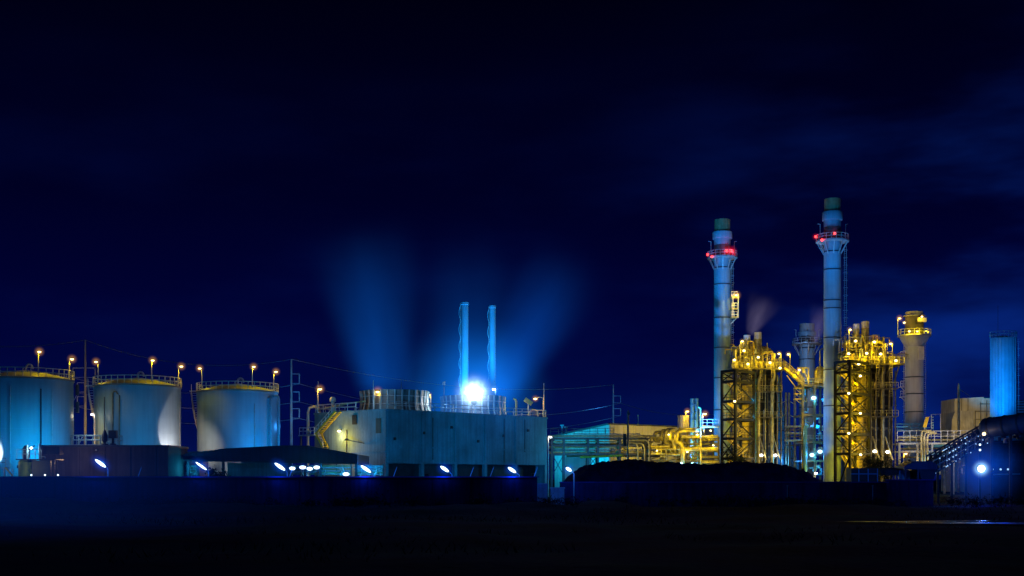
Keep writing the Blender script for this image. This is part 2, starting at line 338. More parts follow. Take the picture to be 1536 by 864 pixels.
# ------------------------------------------------------------------ ground
def ground():
    m, nt, out = new_mat('bare_soil'); N = nt.nodes; L = nt.links
    b = N.new('ShaderNodeBsdfPrincipled'); L.new(b.outputs[0], out.inputs[0]); tc = N.new('ShaderNodeTexCoord')
    n1 = N.new('ShaderNodeTexNoise'); n1.inputs['Scale'].default_value = .07; n1.inputs['Detail'].default_value = 8; L.new(tc.outputs['Object'], n1.inputs['Vector'])
    rp = N.new('ShaderNodeValToRGB'); L.new(n1.outputs[0], rp.inputs[0])
    for i, (p, c) in enumerate([(.35, (.0008, .0018, .007)), (.48, (.004, .012, .045)), (.58, (.005, .045, .050)), (.7, (.001, .002, .009))]):
        e = rp.color_ramp.elements[i] if i < 2 else rp.color_ramp.elements.new(p); e.position = p; e.color = (*c, 1)
    L.new(rp.outputs[0], b.inputs['Base Color']); b.inputs['Roughness'].default_value = 1.0; b.inputs['Specular IOR Level'].default_value = .03
    n2 = N.new('ShaderNodeTexNoise'); n2.inputs['Scale'].default_value = 1.7; n2.inputs['Detail'].default_value = 8; L.new(tc.outputs['Object'], n2.inputs['Vector'])
    bp = N.new('ShaderNodeBump'); bp.inputs['Strength'].default_value = .7; bp.inputs['Distance'].default_value = .15; L.new(n2.outputs[0], bp.inputs['Height']); L.new(bp.outputs[0], b.inputs['Normal'])
    # uneven soil near the camera, flat further off
    me = bpy.data.meshes.new('ground'); bm = bmesh.new()
    from mathutils import noise
    xs = [-3000, -600, -200] + [-100 + 2.5 * i for i in range(81)] + [200, 600, 3000]
    ys = [-300, -40] + [2.5 * i for i in range(40)] + [100 + 1.2 * i for i in range(20)] + [124.0, 128, 170, 300, 700, 5000]
    g = []
    for y in ys:
        row = []
        for x in xs:
            z = 0
            if -99 < x < 99 and 0 < y < 123.9:
                k = max(0, min(1, (112 - y) / 14, y / 10))
                z = k * (.50 * noise.noise(V((x * .06, y * .06, 1))) + .22 * noise.noise(V((x * .21, y * .21, 5))) - .10)
                if y > 100:
                    bk = math.sin(PI * min(1, (y - 100) / 26)) ** 1.5 if y < 123.6 else 0
                    n0 = .55 + .8 * noise.noise(V((x * .085, y * .05, 9))) + .45 * noise.noise(V((x * .31, y * .2, 4)))
                    z += bk * max(0, n0) * (1.25 if x < 12 else .75)
                if 20 < x < 60 and 74 < y < 94: z = min(z, -.06)
            row.append(bm.verts.new((x, y, z)))
        g.append(row)
    for j in range(len(ys) - 1):
        for i in range(len(xs) - 1):
            f = bm.faces.new((g[j][i], g[j][i + 1], g[j + 1][i + 1], g[j + 1][i])); f.smooth = True
    bm.to_mesh(me); bm.free(); me.materials.append(m)
    o = bpy.data.objects.new('ground', me); COL.objects.link(o); o['kind'] = 'structure'
    # wet strip on the right that mirrors the blue flood
    m, nt, out = new_mat('wet_mud'); N = nt.nodes; L = nt.links
    b = N.new('ShaderNodeBsdfPrincipled'); L.new(b.outputs[0], out.inputs[0]); b.inputs['Base Color'].default_value = (.006, .007, .009, 1)
    tc = N.new('ShaderNodeTexCoord'); n2 = N.new('ShaderNodeTexNoise'); n2.inputs['Scale'].default_value = .9; n2.inputs['Detail'].default_value = 6; L.new(tc.outputs['Object'], n2.inputs['Vector'])
    r = N.new('ShaderNodeMapRange'); r.inputs[1].default_value = .35; r.inputs[2].default_value = .65; r.inputs[3].default_value = .18; r.inputs[4].default_value = .55; L.new(n2.outputs[0], r.inputs[0]); L.new(r.outputs[0], b.inputs['Roughness'])
    bp = N.new('ShaderNodeBump'); bp.inputs['Strength'].default_value = .35; bp.inputs['Distance'].default_value = .05; L.new(n2.outputs[0], bp.inputs['Height']); L.new(bp.outputs[0], b.inputs['Normal'])
    mb = MB()
    for cx, cyy, rx, ry, sd in ((36, 83, 9, 1.6, 1), (27, 85.5, 4, .7, 2), (31, 87, 3, .5, 4), (38, 79.8, 5, .8, 3)):
        n = 40; pts = [V((cx + rx * math.cos(2 * PI * k / n) * (1 + .25 * math.sin(3 * k * .5 + sd)), cyy + ry * math.sin(2 * PI * k / n) * (1 + .3 * math.sin(k * .9 + sd)), .02 + .004 * sd)) for k in range(n)]
        mb.add(pts, [tuple(range(n))])
    mb.build('puddle_water', m, None, None, 'structure')
ground()
# low weeds scattered over the waste ground
from mathutils import noise as _ns
mb = MB()
for i in range(9000):
    y = 44 + 78 * random.random() ** .8; x = random.uniform(-.5, .5) * y * 1.05
    dn = _ns.noise(V((x * .07, y * .07, 2))) + .4 * _ns.noise(V((x * .3, y * .3, 7)))
    if dn < .12 or (18 < x < 50 and 76 < y < 91): continue
    h = random.uniform(.06, .24) * (.6 + dn); a = random.uniform(0, PI); q = V((x, y, -.1)); d = V((math.cos(a), math.sin(a), 0)) * h * .22
    if y > 101: q.z = .5 * math.sin(PI * min(1, (y - 100) / 26)) ** 1.5
    tip = V((random.uniform(-.3, .3), random.uniform(-.3, .3), h + .15))
    mb.add([q - d, q + d, q + tip], [(0, 1, 2)])
for i in range(420):
    x = random.uniform(-66, 66); y = random.uniform(112, 123.3) if x < 6 else random.uniform(116, 130)
    k = _ns.noise(V((x * .11, 3, 1))) + .5 * _ns.noise(V((x * .5, 8, 2)))
    if k < -.12: continue
    r = (.35 + .55 * max(0, k + .3)) * random.uniform(.6, 1.3); c0 = V((x, y, .35 + r * .6))
    for j in range(46):
        p = c0 + V((random.gauss(0, r * .7), random.gauss(0, r * .5), random.gauss(0, r * .42))); a = V([random.uniform(-1, 1) for _ in range(3)]).normalized() * random.uniform(.10, .24); b = a.orthogonal().normalized() * a.length * .5
        mb.add([p - a, p + b, p + a], [(0, 1, 2)])
o = mb.build('weeds', 'weed', None, None, 'stuff'); o['label'] = 'low dark weeds over the bare waste ground'

# ------------------------------------------------------------------ boundary walls
def boundary_wall(label, x0, x1, Y, ztop, n):
    a, b = XX(x0, Y), XX(x1, Y); t = thing('boundary_wall', label, 'wall', ((a + b) / 2, Y, 0))
    w = (b - a) / n
    for i in range(n):
        MB().bbox((a + i * w + .012, Y, -.3), (a + (i + 1) * w - .012, Y + .22, ztop - .12)).build('wall_panel', 'wall', t)
        MB().bbox((a + i * w - .16, Y - .03, -.3), (a + i * w + .16, Y + .30, ztop - .121)).build('pilaster', 'wall', t)
    MB().bbox((a - .2, Y - .14, ztop - .12), (b + .2, Y + .36, ztop)).build('coping', 'coping', t)
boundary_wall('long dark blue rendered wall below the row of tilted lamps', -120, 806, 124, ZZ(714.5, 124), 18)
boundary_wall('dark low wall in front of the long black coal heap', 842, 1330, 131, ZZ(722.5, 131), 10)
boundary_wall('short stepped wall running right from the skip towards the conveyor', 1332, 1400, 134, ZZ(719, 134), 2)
for i, (x, y, s, lb) in enumerate([(813, 727, 1.1, 'pale stacked concrete block in the wall gap, upper one'), (836, 733, 1.4, 'pale mauve concrete block at the left end of the heap wall')]):
    q = P(x, y, 127); t = thing('concrete_block', lb, 'block', (q.x, 127, 0))
    MB().bbox((q.x - s * .5, 126.6, 0), (q.x + s * .5, 127.5, q.z)).build('block', 'pale', t)
    MB().bbox((q.x - s * .55, 126.5, q.z), (q.x + s * .55, 127.6, q.z + .14)).build('cap', 'pale', t)

# tilted tube-like street lamps standing along the wall
POS = ['first tilted blue-white street lamp from the left, before the brown bunker', 'slim tilted blue lamp by the left end of the dark shed', 'tilted blue-white street lamp left of the four oval shed lamps',
       'tilted blue-white street lamp at the foot of the cooling tower corner', 'tilted blue-white street lamp before the second cooling tower bay', 'tilted blue-white street lamp before the right cooling tower bays', 'last tilted blue-white street lamp beside the coal heap']
for i, (x, y, l) in enumerate([(151, 695, 24), (302, 699, 24), (420, 700, 22), (549, 703.5, 21), (667, 703.5, 17), (768, 705, 16), (853, 704, 11)]):
    Y = 125.2; c = P(x, y, Y); hl = l * Y / F / 2; th = math.radians(33); u = V((math.cos(th), -.25, -math.sin(th))).normalized()
    foot = P(x + 11 if i != 6 else x + 8, 714, Y); foot.z = 0
    t = thing('street_lamp', POS[i], 'street lamp', foot, 'tilted street lamps along the wall')
    top = c + u * hl * 1.02 + V((0, .12, 0))
    elbow = V((foot.x, Y, top.z - .35))
    MB().tube([foot, elbow], .055, 8).build('pole', 'steel', t)
    MB().tube([elbow - V((0, 0, .1)), elbow + V((0, .02, .12)), top], .045, 6).build('arm', 'steel', t)
    wd = .11 if i == 1 else .165
    R = u.to_track_quat('X', 'Z').to_matrix()
    def orient(mb, k0, off):
        for k in range(k0, len(mb.v)): mb.v[k] = c + off + R @ mb.v[k]
        return mb
    h = MB(); h.ball((0, 0, 0), 1, hl * 1.12, wd * .9, wd * .8, 14); orient(h, 0, V((0, .20, .10))); h.build('lamp_head', 'dark', t)
    h = MB(); h.ball((0, 0, 0), 1, hl * .92, wd * .7, wd, 14); orient(h, 0, V((0, -.06, 0))); h.build('lens', 'e_blu', t)
    light(c + V((0, -1.6, -.3)), (.01, .13, 1), 190, t, .3)
    light(c + V((.2, .9, .5)), BLU, 95, t, .3)
    hb = halo(c, 1.0, 'h_blu', t); hb.scale = (hl * 2.1, .95, 1.0); hb.rotation_euler = R.to_euler()
# slanting barbed wire arms on the wall
BL = ['before the brown bunker', 'under the dark shed', 'at the cooling tower corner column', 'before the third tower bay', 'right of the bay lamp at 690', 'before the last tower bay']
for i, x in enumerate((209, 436, 592, 707, 737, 803)):
    a = P(x - 3, 714, 124.3); b = P(x + 3, 702, 124.0)
    t = thing('wire_arm', ['thin slanting wire arm on the wall before the brown bunker', 'thin slanting wire arm on the wall beneath the dark shed', 'thin slanting wire arm on the wall by the tower corner lamp',
        'thin slanting wire arm on the wall, between the two tower bay lamps', 'thin slanting wire arm on the wall just left of the right bay lamp', 'thin slanting wire arm near the right end of the lamp wall'][i], 'wire arm', a, 'wire arms along the wall')
    MB().bar(a - V((0, 0, .3)), b, .05).build('arm', 'steel', t)
    MB().tube([b, b + V((.05, -.1, .12))], .03, 5).build('tip', 'steel', t)

# ------------------------------------------------------------------ storage tanks
def tank(label, cx, Y, R, ztop, rail_y, stair, extra):
    c = V((XX(cx, Y), Y, 0)); t = thing('storage_tank', label, 'storage tank', c, 'storage tanks')
    prof = [(R, 0)]
    k = 7
    for i in range(1, k):
        z = ztop * i / k; prof += [(R, z - .04), (R + .018, z - .02), (R + .018, z + .02), (R, z + .04)]
    prof += [(R, ztop)]
    MB().lathe(c, prof, 96).build('shell', 'tank', t)
    MB().lathe(c, [(R + .01, ztop - .28), (R + .16, ztop - .25), (R + .16, ztop), (R * .9, ztop + .28), (R * .45, ztop + 1.05), (.35, ztop + 1.45)], 96).build('roof', 'tank_roof', t)
    rr = R + .12; n = 40
    pts = [c + V((rr * math.cos(2 * PI * i / n), rr * math.sin(2 * PI * i / n), ztop)) for i in range(n)]
    MB().rail(pts, 1.35, .06, 2.15, True).build('railing', 'rail', t)
    g = MB(); q = c + V((0, 0, ztop + 1.35)); g.tube([q, q + V((0, 0, .5))] + [q + V((.5 - .5 * math.cos(a * PI / 8), 0, .5 + .55 * math.sin(a * PI / 8))) for a in range(1, 9)] + [q + V((1.0, 0, .3))], .16, 8); g.build('gooseneck_vent', 'steel', t)
    if stair:
        a0, a1 = stair; st = MB(); hr = MB(); n = 44; inn = []; ou = []
        for i in range(n + 1):
            a = a0 + (a1 - a0) * i / n; z = .3 + (ztop - .2) * i / n
            p, q = [c + V((r * math.cos(a), r * math.sin(a), z)) for r in (R + .08, R + .95)]
            inn.append(p); ou.append(q); st.bar(p, q, .30, .05)
        st.tube(ou, .09, 5); st.tube(inn, .07, 5); st.build('stair', 'steel', t)
        hr.rail(ou, 1.1, .05, 1.2); hr.build('stair_handrail', 'steel', t)
        # small landing at the head of the stair
        a = a1; q = c + V(((R + .6) * math.cos(a), (R + .6) * math.sin(a), ztop))
        MB().box(q, (1.3, 1.5, .08), a).build('landing', 'steel', t)
    for (pxl, top, r, hook, mat) in extra:
        X = XX(pxl, Y - R) ; dx = max(-R + .01, min(R - .01, X - c.x)); yy = Y - math.sqrt(R * R - dx * dx)
        nrm = (V((c.x + dx, yy, 0)) - c).normalized()
        z = ZZ(top, Y - R)
        b = V((c.x + dx, yy, 0)) + nrm * (r + .12)
        pts = [b, b + V((0, 0, z - .5))]
        if hook: pts += [b + V((0, 0, z - .15)) - nrm * .0, b + V((.15 * hook, 0, z + .05)), b + V((.55 * hook, 0, z + .05)), b + V((.75 * hook, 0, z - .35))]
        MB().tube(pts, r, 8).build('riser_pipe', mat, t)
        for zz in (3, 8, 13):
            if zz < z - 1: MB().bar(b + V((0, 0, zz)) - nrm * (r + .14), b + V((0, 0, zz)), .12, .06).build('pipe_clamp', 'steel', t)
    return c
TY = (190, 204, 216.5); TZ = 18.2
c1 = tank('leftmost storage tank, cut by the frame, with a bright white patch low down', 39, 190, 6.9, TZ, 556, None, [(16, 574, .10, 0, 'steel'), (55, 577, .10, 0, 'dark'), (67, 577, .07, 0, 'steel')])
c2 = tank('middle storage tank, olive on its left side with an inverted pipe loop', 206.5, 204, 6.9, TZ, 566, (math.radians(117), math.radians(192)), [(170, 588, .13, 1, 'pipe_dark'), (180, 588, .09, 0, 'pipe_dark'), (155, 590, .06, 0, 'dark'), (254, 600, .05, 0, 'steel')])
c3 = tank('rightmost storage tank, pale grey on the left and blue on the right', 356.5, 216.5, 6.9, TZ, 573, (math.radians(117), math.radians(192)), [(397, 596, .22, -1, 'tank'), (379, 600, .06, 0, 'steel')])
MB  # riser standing clear of the third tank
t = thing('standing_pipe', 'tall vertical pipe standing just right of the rightmost tank', 'pipe', (XX(418, 214), 214, 0))
q = V((XX(418, 214), 214, 0)); z = ZZ(594, 214)
MB().tube([q, q + V((0, 0, z - .6)), q + V((-.1, 0, z - .15)), q + V((-.5, 0, z)), q + V((-1.0, .6, z))], .24, 10).build('pipe', 'tank', t)
MB().lathe(q, [(.5, 0), (.5, .12), (.3, .14)], 16).build('base_flange', 'steel', t)
TG = 'lamp posts on the tank roofs'
for lb, lx, ly, px, Y in [('sodium lamp post on the left tank roof, nearest the frame edge', 59, 527, 57.5, 187), ('short sodium lamp post at the right rim of the left tank', 108, 538, 104, 190),
        ('sodium lamp post at the left rim of the middle tank, above its stair', 144, 542, 147.5, 204), ('tallest sodium lamp post on the middle tank roof', 229, 540, 227.5, 200), ('short sodium lamp post at the right rim of the middle tank', 272, 549, 267.5, 204),
        ('sodium lamp post at the left rim of the right tank', 299.5, 552, 303, 216), ('sodium lamp post rising mid-roof from the right tank', 380.5, 549.5, 378.5, 212), ('sodium lamp post at the right rim of the right tank', 414, 557, 410.5, 216)]:
    lamp_post(lb, lx, ly, Y, 600, TG, px, SODY, 620, 'e_sod', 'h_sod', .95, 'steel', .28, z0=TZ + .1, down=True)
lamp_post('small pale lamp low beside the stair of the middle tank', 138, 621, 197, 714, 'lamps among the pipework', 142, (1, .85, .6), 90, 'e_wht', 'h_sod', .5, 'steel', .2, z0=0)
# flood lamps at the tank feet
def flood(label, x, y, Y, target, col, power, angle, blend=.35, cat='floodlight', lens='e_wht', base=0, group='floodlights at the tank feet'):
    q = P(x, y, Y); t = thing('floodlight', label, cat, (q.x, Y, base), group)
    MB().tube([(q.x, Y, base), (q.x, Y, q.z - .15)], .06, 6).build('post', 'dark', t)
    d = (V(target) - q).normalized()
    MB().bar(q - d * .30, q + d * .02, .5, .4).build('lamp_housing', 'dark', t)
    MB().bar(q + d * .022, q + d * .05, .42, .32).build('lens', lens, t)
    light(q + d * .15, col, power, t, .15, 'SPOT', target, angle, blend)
    return t
flood('white floodlight low against the left tank, at the frame edge', -14, 690, 180, c1 + V((-3.4, -6.1, 7.0)), (1, .75, .70), 4200, 80)
flood('blue floodlight at the foot of the left tank, behind the pump skid', 92, 700, 178, c1 + V((3.8, -4, 9)), (.0, .36, .85), 7400, 80, .9)
flood('second blue floodlight left at the foot of the left tank', 28, 700, 174, c1 + V((-2, -6, 7)), (.0, .33, .80), 3600, 90, .9)
flood('white floodlight at the foot of the middle tank, beside the bunker end', 269, 690, 198, c2 + V((6.2, -3.0, 9.8)), (1, .68, .62), 3600, 54, .2)
flood('blue floodlight before the middle tank, hidden by the bunker', 225, 705, 186, c2 + V((2, -6, 10)), (.0, .28, .68), 6200, 80, .9)
flood('sodium floodlight left of the middle tank', 126, 676, 186, c2 + V((-6.6, -3.0, 11.0)), (1, .55, .14), 8200, 30, .95)
flood('white floodlight left of the right tank', 270, 690, 196, c3 + V((-5.4, -4.2, 8.6)), (1, .66, .52), 9800, 40, .95)
flood('pale floodlight below the right tank, at the shed roof', 372, 694, 207, c3 + V((.2, -6.5, 4)), (1, .68, .60), 1000, 86, .5)
flood('blue floodlight right of the right tank', 425, 690, 204, c3 + V((4, -5, 11)), (.0, .28, .85), 7600, 80, .9)

# ------------------------------------------------------------------ bunker, pump skid, rail deck at the left
Y = 150
t = thing('bunker', 'long low windowless brown-black concrete bunker below the tanks', 'bunker', (XX(156, Y), Y, 0))
a, b = XX(61, Y), XX(252, Y); zt = ZZ(667.5, Y)
MB().bbox((a, Y, 0), (b, Y + 9, zt - .25)).build('wall', 'concrete_dim', t)
MB().bbox((a - .15, Y - .15, zt - .25), (b + .15, Y + 9.15, zt)).build('roof_slab', 'navy', t)
for i in range(5):
    x = a + (b - a) * (i + .5) / 5; MB().bbox((x - .1, Y - .09, 0), (x + .1, Y, zt - .252)).build('buttress', 'concrete_dim', t)
MB().box((XX(145, Y), Y - .1, ZZ(675, Y)), (.22, .16, .16)).build('wall_box', 'steel', t)
light(P(108, 690, 145.5), (1, .62, .3), 110, t, .3)
Y = 156
t = thing('rail_deck', 'white railed deck with steps above the bunker roof', 'deck', (XX(142, Y), Y, zt))
a, b = XX(110, Y), XX(176, Y); z0 = ZZ(667, Y)
MB().bbox((a, Y - 1, z0 - .15), (b, Y + 2.2, z0)).build('deck', 'steel', t)
MB().rail([(a, Y - .9, z0), (b, Y - .9, z0), (b, Y + 2.1, z0), (a, Y + 2.1, z0)], 1.15, .05, 1.0, True).build('railing', 'tank', t)
for i in range(4): MB().bbox((a + .1 + i * (b - a - .4) / 3, Y - .8, .0), (a + .3 + i * (b - a - .4) / 3, Y - .6, z0 - .15)).build('leg', 'steel', t)
MB().bar((a + .6, Y - 1.1, z0 - 1.0), (a + 1.5, Y - 1.1, z0 + .9), .08).build('stair_rail', 'tank', t)
light(P(128, 640, 154), WHT, 160, t, .2)
for k, (x, yt, w_, lb) in enumerate([(157, 646, .5, 'slim dark valve column on the rail deck'), (169.5, 645, .8, 'boxy dark valve actuator on the rail deck, right of the slim column')]):
    q = P(x, 667, 154.6); t = thing('valve', lb, 'valve', q); zz = P(x, yt, 154.6).z
    MB().tube([q, V((q.x, q.y, zz - .8))], .16, 8).build('stem', 'dark', t)
    if k: MB().box((q.x, q.y, zz - .55), (.95, .7, 1.0)).build('actuator', 'dark', t)
    else: MB().lathe((q.x, q.y, zz - 1.5), [(.2, 0), (.34, .3), (.34, 1.0), (.18, 1.4), (.05, 1.7)], 14).build('actuator', 'dark', t)
    MB().lathe((q.x, q.y, q.z), [(.4, 0), (.4, .12), (.2, .15)], 14).build('flange', 'dark', t)
Y = 142
t = thing('pump_skid', 'railed skid with a green tank and dark blue tank at the lower left', 'pump skid', (XX(50, Y), Y, 0))
zt = ZZ(690, Y)
MB().lathe((XX(35, Y), Y + 1.2, ZZ(716, Y) - 1), [(1.0, 0), (1.0, zt - ZZ(716, Y) + .8), (.85, zt - ZZ(716, Y) + 1)], 28).build('green_tank', 'green', t)
MB().bbox((XX(47, Y), Y + .1, 0), (XX(75, Y), Y + 2.4, zt - .05)).build('blue_tank', 'navy', t)
MB().bbox((XX(24, Y), Y - .1, zt), (XX(83, Y), Y + 2.6, zt + .12)).build('platform', 'dark', t)
MB().rail([(XX(25, Y), Y, zt + .12), (XX(62, Y), Y, zt + .12)], 1.1, .045, .8).build('railing', 'steel', t)
for x in (78, 83): MB().bbox((XX(x, Y), Y, 0), (XX(x, Y) + .22, Y + .22, zt)).build('column', 'concrete_dim', t)
MB().lathe((XX(32, Y), Y + 1.4, zt + .1), [(.30, 0), (.42, .2), (.42, 1.2), (.2, 1.6)], 16).build('vessel', 'dark', t)
MB().lathe((XX(36, Y), Y + 1.0, zt + .1), [(.12, 0), (.12, 1.7)], 12).build('bright_pipe', 'tank', t)
MB().lathe((XX(56, Y), Y + .8, zt + .1), [(.16, 0), (.16, 1.75), (.10, 1.8)], 12).build('bright_pipe', 'tank', t)
MB().box((XX(75, Y), Y + 1, zt + 1.1), (1.9, 1.2, .9)).build('motor', 'dark', t)
MB().tube([(XX(60, Y), Y + .4, zt + .1), (XX(61, Y), Y + .4, zt + .4), (XX(65, Y), Y + .4, zt + .4), (XX(66, Y), Y + .4, zt + .1)], .07, 6).build('hose_loop', 'steel', t)
light(P(24, 700, 139.2), (1, .95, .3), 75, t, .2)  # unseen light added so the green tank shows
work_light(t, 47, 672, 143, (.5, .8, 1), 90, 'e_wht', .14, 'h_wht', .45)
for i, x in enumerate((47, 67.5, 87)):
    q = P(x, 712.6, 128); t = thing('bulkhead_light', ['tiny white light above the wall below the green tank', 'tiny white light above the wall below the dark blue tank', 'tiny white light above the wall at the bunker corner'][i], 'small light', (q.x, 128, 0), 'tiny lights at the skid foot')
    MB().tube([(q.x, 128, 0), (q.x, 128, q.z - .1)], .03, 5).build('post', 'dark', t); MB().ball(q, .09).build('lens', 'e_blu', t)
Y = 146
t = thing('access_stair', 'small yellow-lit stair and rails at the far left behind the wall', 'stair', (XX(10, Y), Y, 0))
z = ZZ(701, Y)
MB().bbox((XX(-14, Y), Y, z - .12), (XX(8, Y), Y + 1.6, z)).build('landing', 'steel', t)
MB().rail([(XX(-14, Y), Y, z), (XX(8, Y), Y, z)], 1.1, .04, .7).build('railing', 'navy', t)
MB().bar((XX(8, Y), Y, z), (XX(19, Y), Y, ZZ(714, Y)), .3, .12).build('stringer', 'yellow', t)
MB().rail([(XX(9, Y), Y - .1, z), (XX(20, Y), Y - .1, ZZ(714, Y))], 1.0, .04, .6).build('handrail', 'steel', t)
for i in range(2): MB().bbox((XX(-13 + 18 * i, Y), Y + .1, 0), (XX(-13 + 18 * i, Y) + .14, Y + .24, z - .12)).build('leg', 'steel', t)
light(P(6, 694, 143), (1, .9, .5), 25, t)

# ------------------------------------------------------------------ dark shed and what stands under it
Y = 156
t = thing('shed', 'dark open shed with a wide low-pitched roof beside the tanks', 'shed', (XX(405, Y), Y, 0))
poly = [P(275, 690, Y), P(275, 681, Y), P(338, 672.5, Y), P(425, 668, Y), P(462, 668.5, Y), P(536, 681.5, Y), P(536, 695, Y), P(400, 692.5, Y)]
MB().prism(poly, (0, 13, 0)).build('roof', 'roof', t)
MB().bar(P(275, 690.6, Y - .1), P(400, 693, Y - .1), .2, .16).build('gutter', 'navy', t)
MB().bar(P(400, 693.01, Y - .1), P(536, 695.6, Y - .1), .2, .16).build('gutter', 'navy', t)
for x in (279, 332, 432, 478, 532): MB().bbox((XX(x, Y), Y + .3, 0), (XX(x, Y) + .3, Y + .6, ZZ(692, Y))).build('post', 'navy', t)
MB().bbox((XX(332, Y) + .3, Y + 2.0, 0), (XX(432, Y), Y + 2.2, ZZ(693, Y))).build('wall', 'concrete', t, 'dim blue back wall of the shed')
t = thing('lean_to', 'small pale blue-lit lean-to between bunker and shed', 'lean-to', (XX(264, 165), 165, 0))
MB().bbox((XX(250, 165), 165, 0), (XX(296, 165), 171, ZZ(681, 165))).build('wall', 'cladding', t)
MB().prism([P(248, 681, 164.7), P(298, 678.5, 164.7), P(298, 676.8, 164.7), P(248, 679.3, 164.7)], (0, 6.6, 0)).build('roof', 'navy', t)
light(P(262, 690, 159), BLU, 130, t)
def pipe_rack_small(label, x0, x1, Y, rows, sd):
    rnd = random.Random(sd); t = thing('pipe_shelf', label, 'pipe rack', (XX((x0 + x1) / 2, Y), Y, 0), 'pipe racks under the shed')
    for x in (x0, (x0 + x1) / 2, x1): MB().bbox((XX(x, Y), Y, 0), (XX(x, Y) + .14, Y + .14, ZZ(696, Y))).build('post', 'navy', t)
    for i in range(rows):
        y = 699 + i * 15.0 / rows
        a, b = P(x0 - rnd.uniform(0, 6), y, Y), P(x1, y, Y)
        MB().tube([a - V((0, .1, 0)), b - V((0, .1, 0))], rnd.uniform(.05, .11), 8).build('pipe', rnd.choice(['steel', 'pipe', 'tank']), t)
    for i in range(5):
        x = rnd.uniform(x0 + 2, x1 - 2); a = P(x, rnd.uniform(697, 702), Y - .25); b = P(x + rnd.uniform(-3, 5), 714, Y - .25)
        MB().tube([a, a.lerp(b, .4) + V((.2, 0, 0)), b], .05, 6).build('branch_pipe', 'steel', t)
    return t
a = pipe_rack_small('blue-lit stacked pipe rack between bunker and shed', 252, 297, 158, 6, 1)
light(P(262, 698, 155), BLU, 260, a); light(P(285, 703, 155.4), CYA, 160, a); MB().ball(P(254.5, 700, 157.6), .15).build('lens', 'e_blu', a)
b = pipe_rack_small('cyan-lit pipe rack behind the oval lamps under the shed', 436, 476, 158.5, 5, 2)
c = pipe_rack_small('blue-lit pipe rack under the right half of the shed', 482, 526, 158.5, 6, 3)
d = pipe_rack_small('pale blue tangle of pipes beside the tower corner', 536, 574, 158.5, 6, 5)
for x in (490, 512): light(P(x, 699, 156), (.01, .42, 1), 210, c)
for x in (546, 566): light(P(x, 700, 156), (.01, .42, 1), 190, d)
for i, (x, y, r) in enumerate([(438.5, 702.5, 9), (454, 701, 10), (464.5, 703, 9), (475, 701, 9.5), (519, 711, 10)]):
    q = P(x, y, 150); t = thing('bay_lamp', ['leftmost of the four oval lamps under the shed', 'second oval lamp from the left under the shed', 'third oval lamp from the left under the shed', 'rightmost of the four oval lamps in a row under the shed', 'single low oval lamp near the tower corner'][i], 'bay lamp', (q.x, 150, 0), 'oval lamps under the shed')
    w_ = r * 150 / F / 2
    MB().ball(q, 1, w_, .25, .22, 14).build('lens', 'e_blu', t); MB().ball(q + V((0, .12, .14)), 1, w_ * 1.05, .25, .16, 14).build('lamp_head', 'dark', t)
    MB().tube([(q.x, 150.3, 0), (q.x, 150.3, q.z)], .05, 6).build('pole', 'navy', t)
    light(q + V((0, .6, -.5)), CYA, 40, t); halo(q, .75, 'h_blu', t)

# ------------------------------------------------------------------ cooling tower
CT = V((-18.4, 180, 0)); U = V((.695, .719, 0)); VV = V((-.719, .695, 0)); RZ = math.atan2(U.y, U.x); HT = 13.2; LW, LL = 34.8, 17.0
def C(u, v, z): return CT + U * u + VV * v + V((0, 0, z))
t = thing('cooling_tower', 'big concrete cooling tower block with two round fan shrouds on top', 'cooling tower', C(LW / 2, LL / 2, 0))
def cbox(mb, u0, u1, v0, v1, z0, z1): return mb.box(C((u0 + u1) / 2, (v0 + v1) / 2, (z0 + z1) / 2), (abs(u1 - u0), abs(v1 - v0), z1 - z0), RZ)
ZO = 5.25
cbox(MB(), .0, LW, 0, .35, ZO, HT - .3).build('front_wall', 'concrete', t)
cbox(MB(), 0, .35, .352, LL, 0, HT - .3).build('end_wall', 'concrete', t)
cbox(MB(), LW - .35, LW, .352, LL, 0, HT - .3).build('end_wall', 'concrete', t)
cbox(MB(), .352, LW - .352, LL - .35, LL, 0, HT - .3).build('back_wall', 'concrete', t)
cbox(MB(), -.12, LW + .12, -.12, LL + .12, HT - .3, HT).build('deck', 'concrete', t)
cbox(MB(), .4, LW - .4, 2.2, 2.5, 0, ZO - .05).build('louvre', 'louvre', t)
for u in (0, 7.0, 13.8, 20.3, 27.2, 34.3): cbox(MB(), u, u + .55, .01, .6, 0, ZO).build('column', 'concrete', t)
for u in (6.9, 13.7, 20.2, 27.1): cbox(MB(), u + .1, u + .5, -.10, -.0, ZO + .3, HT - .4).build('panel_rib', 'concrete', t)
cbox(MB(), .3, LW - .3, -.07, -.003, ZO + 2.3, ZO + 2.5).build('panel_ledge', 'concrete', t)
cbox(MB(), -.10, -.003, .2, LL - .2, ZO + 1.6, ZO + 1.8).build('panel_ledge', 'concrete', t)
for i in range(6): cbox(MB(), 1.5 + i * 5.7, 1.9 + i * 5.7, -.16, -.01, ZO + 3.4 + (i % 3), ZO + 3.8 + (i % 3)).build('wall_bracket', 'dark', t)
cbox(MB(), -.14, -.01, 6.6, 7.6, HT - 2.1, HT - .7).build('switch_box', 'dark', t)
corners = [C(0, 0, HT), C(LW, 0, HT), C(LW, LL, HT), C(0, LL, HT)]
MB().rail([C(.2, .1, HT), C(LW - .1, .1, HT)], 1.15, .05, 1.9).build('railing', 'steel', t)
MB().rail([C(LW - .1, .2, HT), C(LW - .1, LL - .1, HT)], 1.15, .05, 1.9).build('railing', 'steel', t)
MB().rail([C(.1, 7.0, HT), C(.1, LL - .1, HT)], 1.2, .065, 1.9).build('railing', 'steel', t)
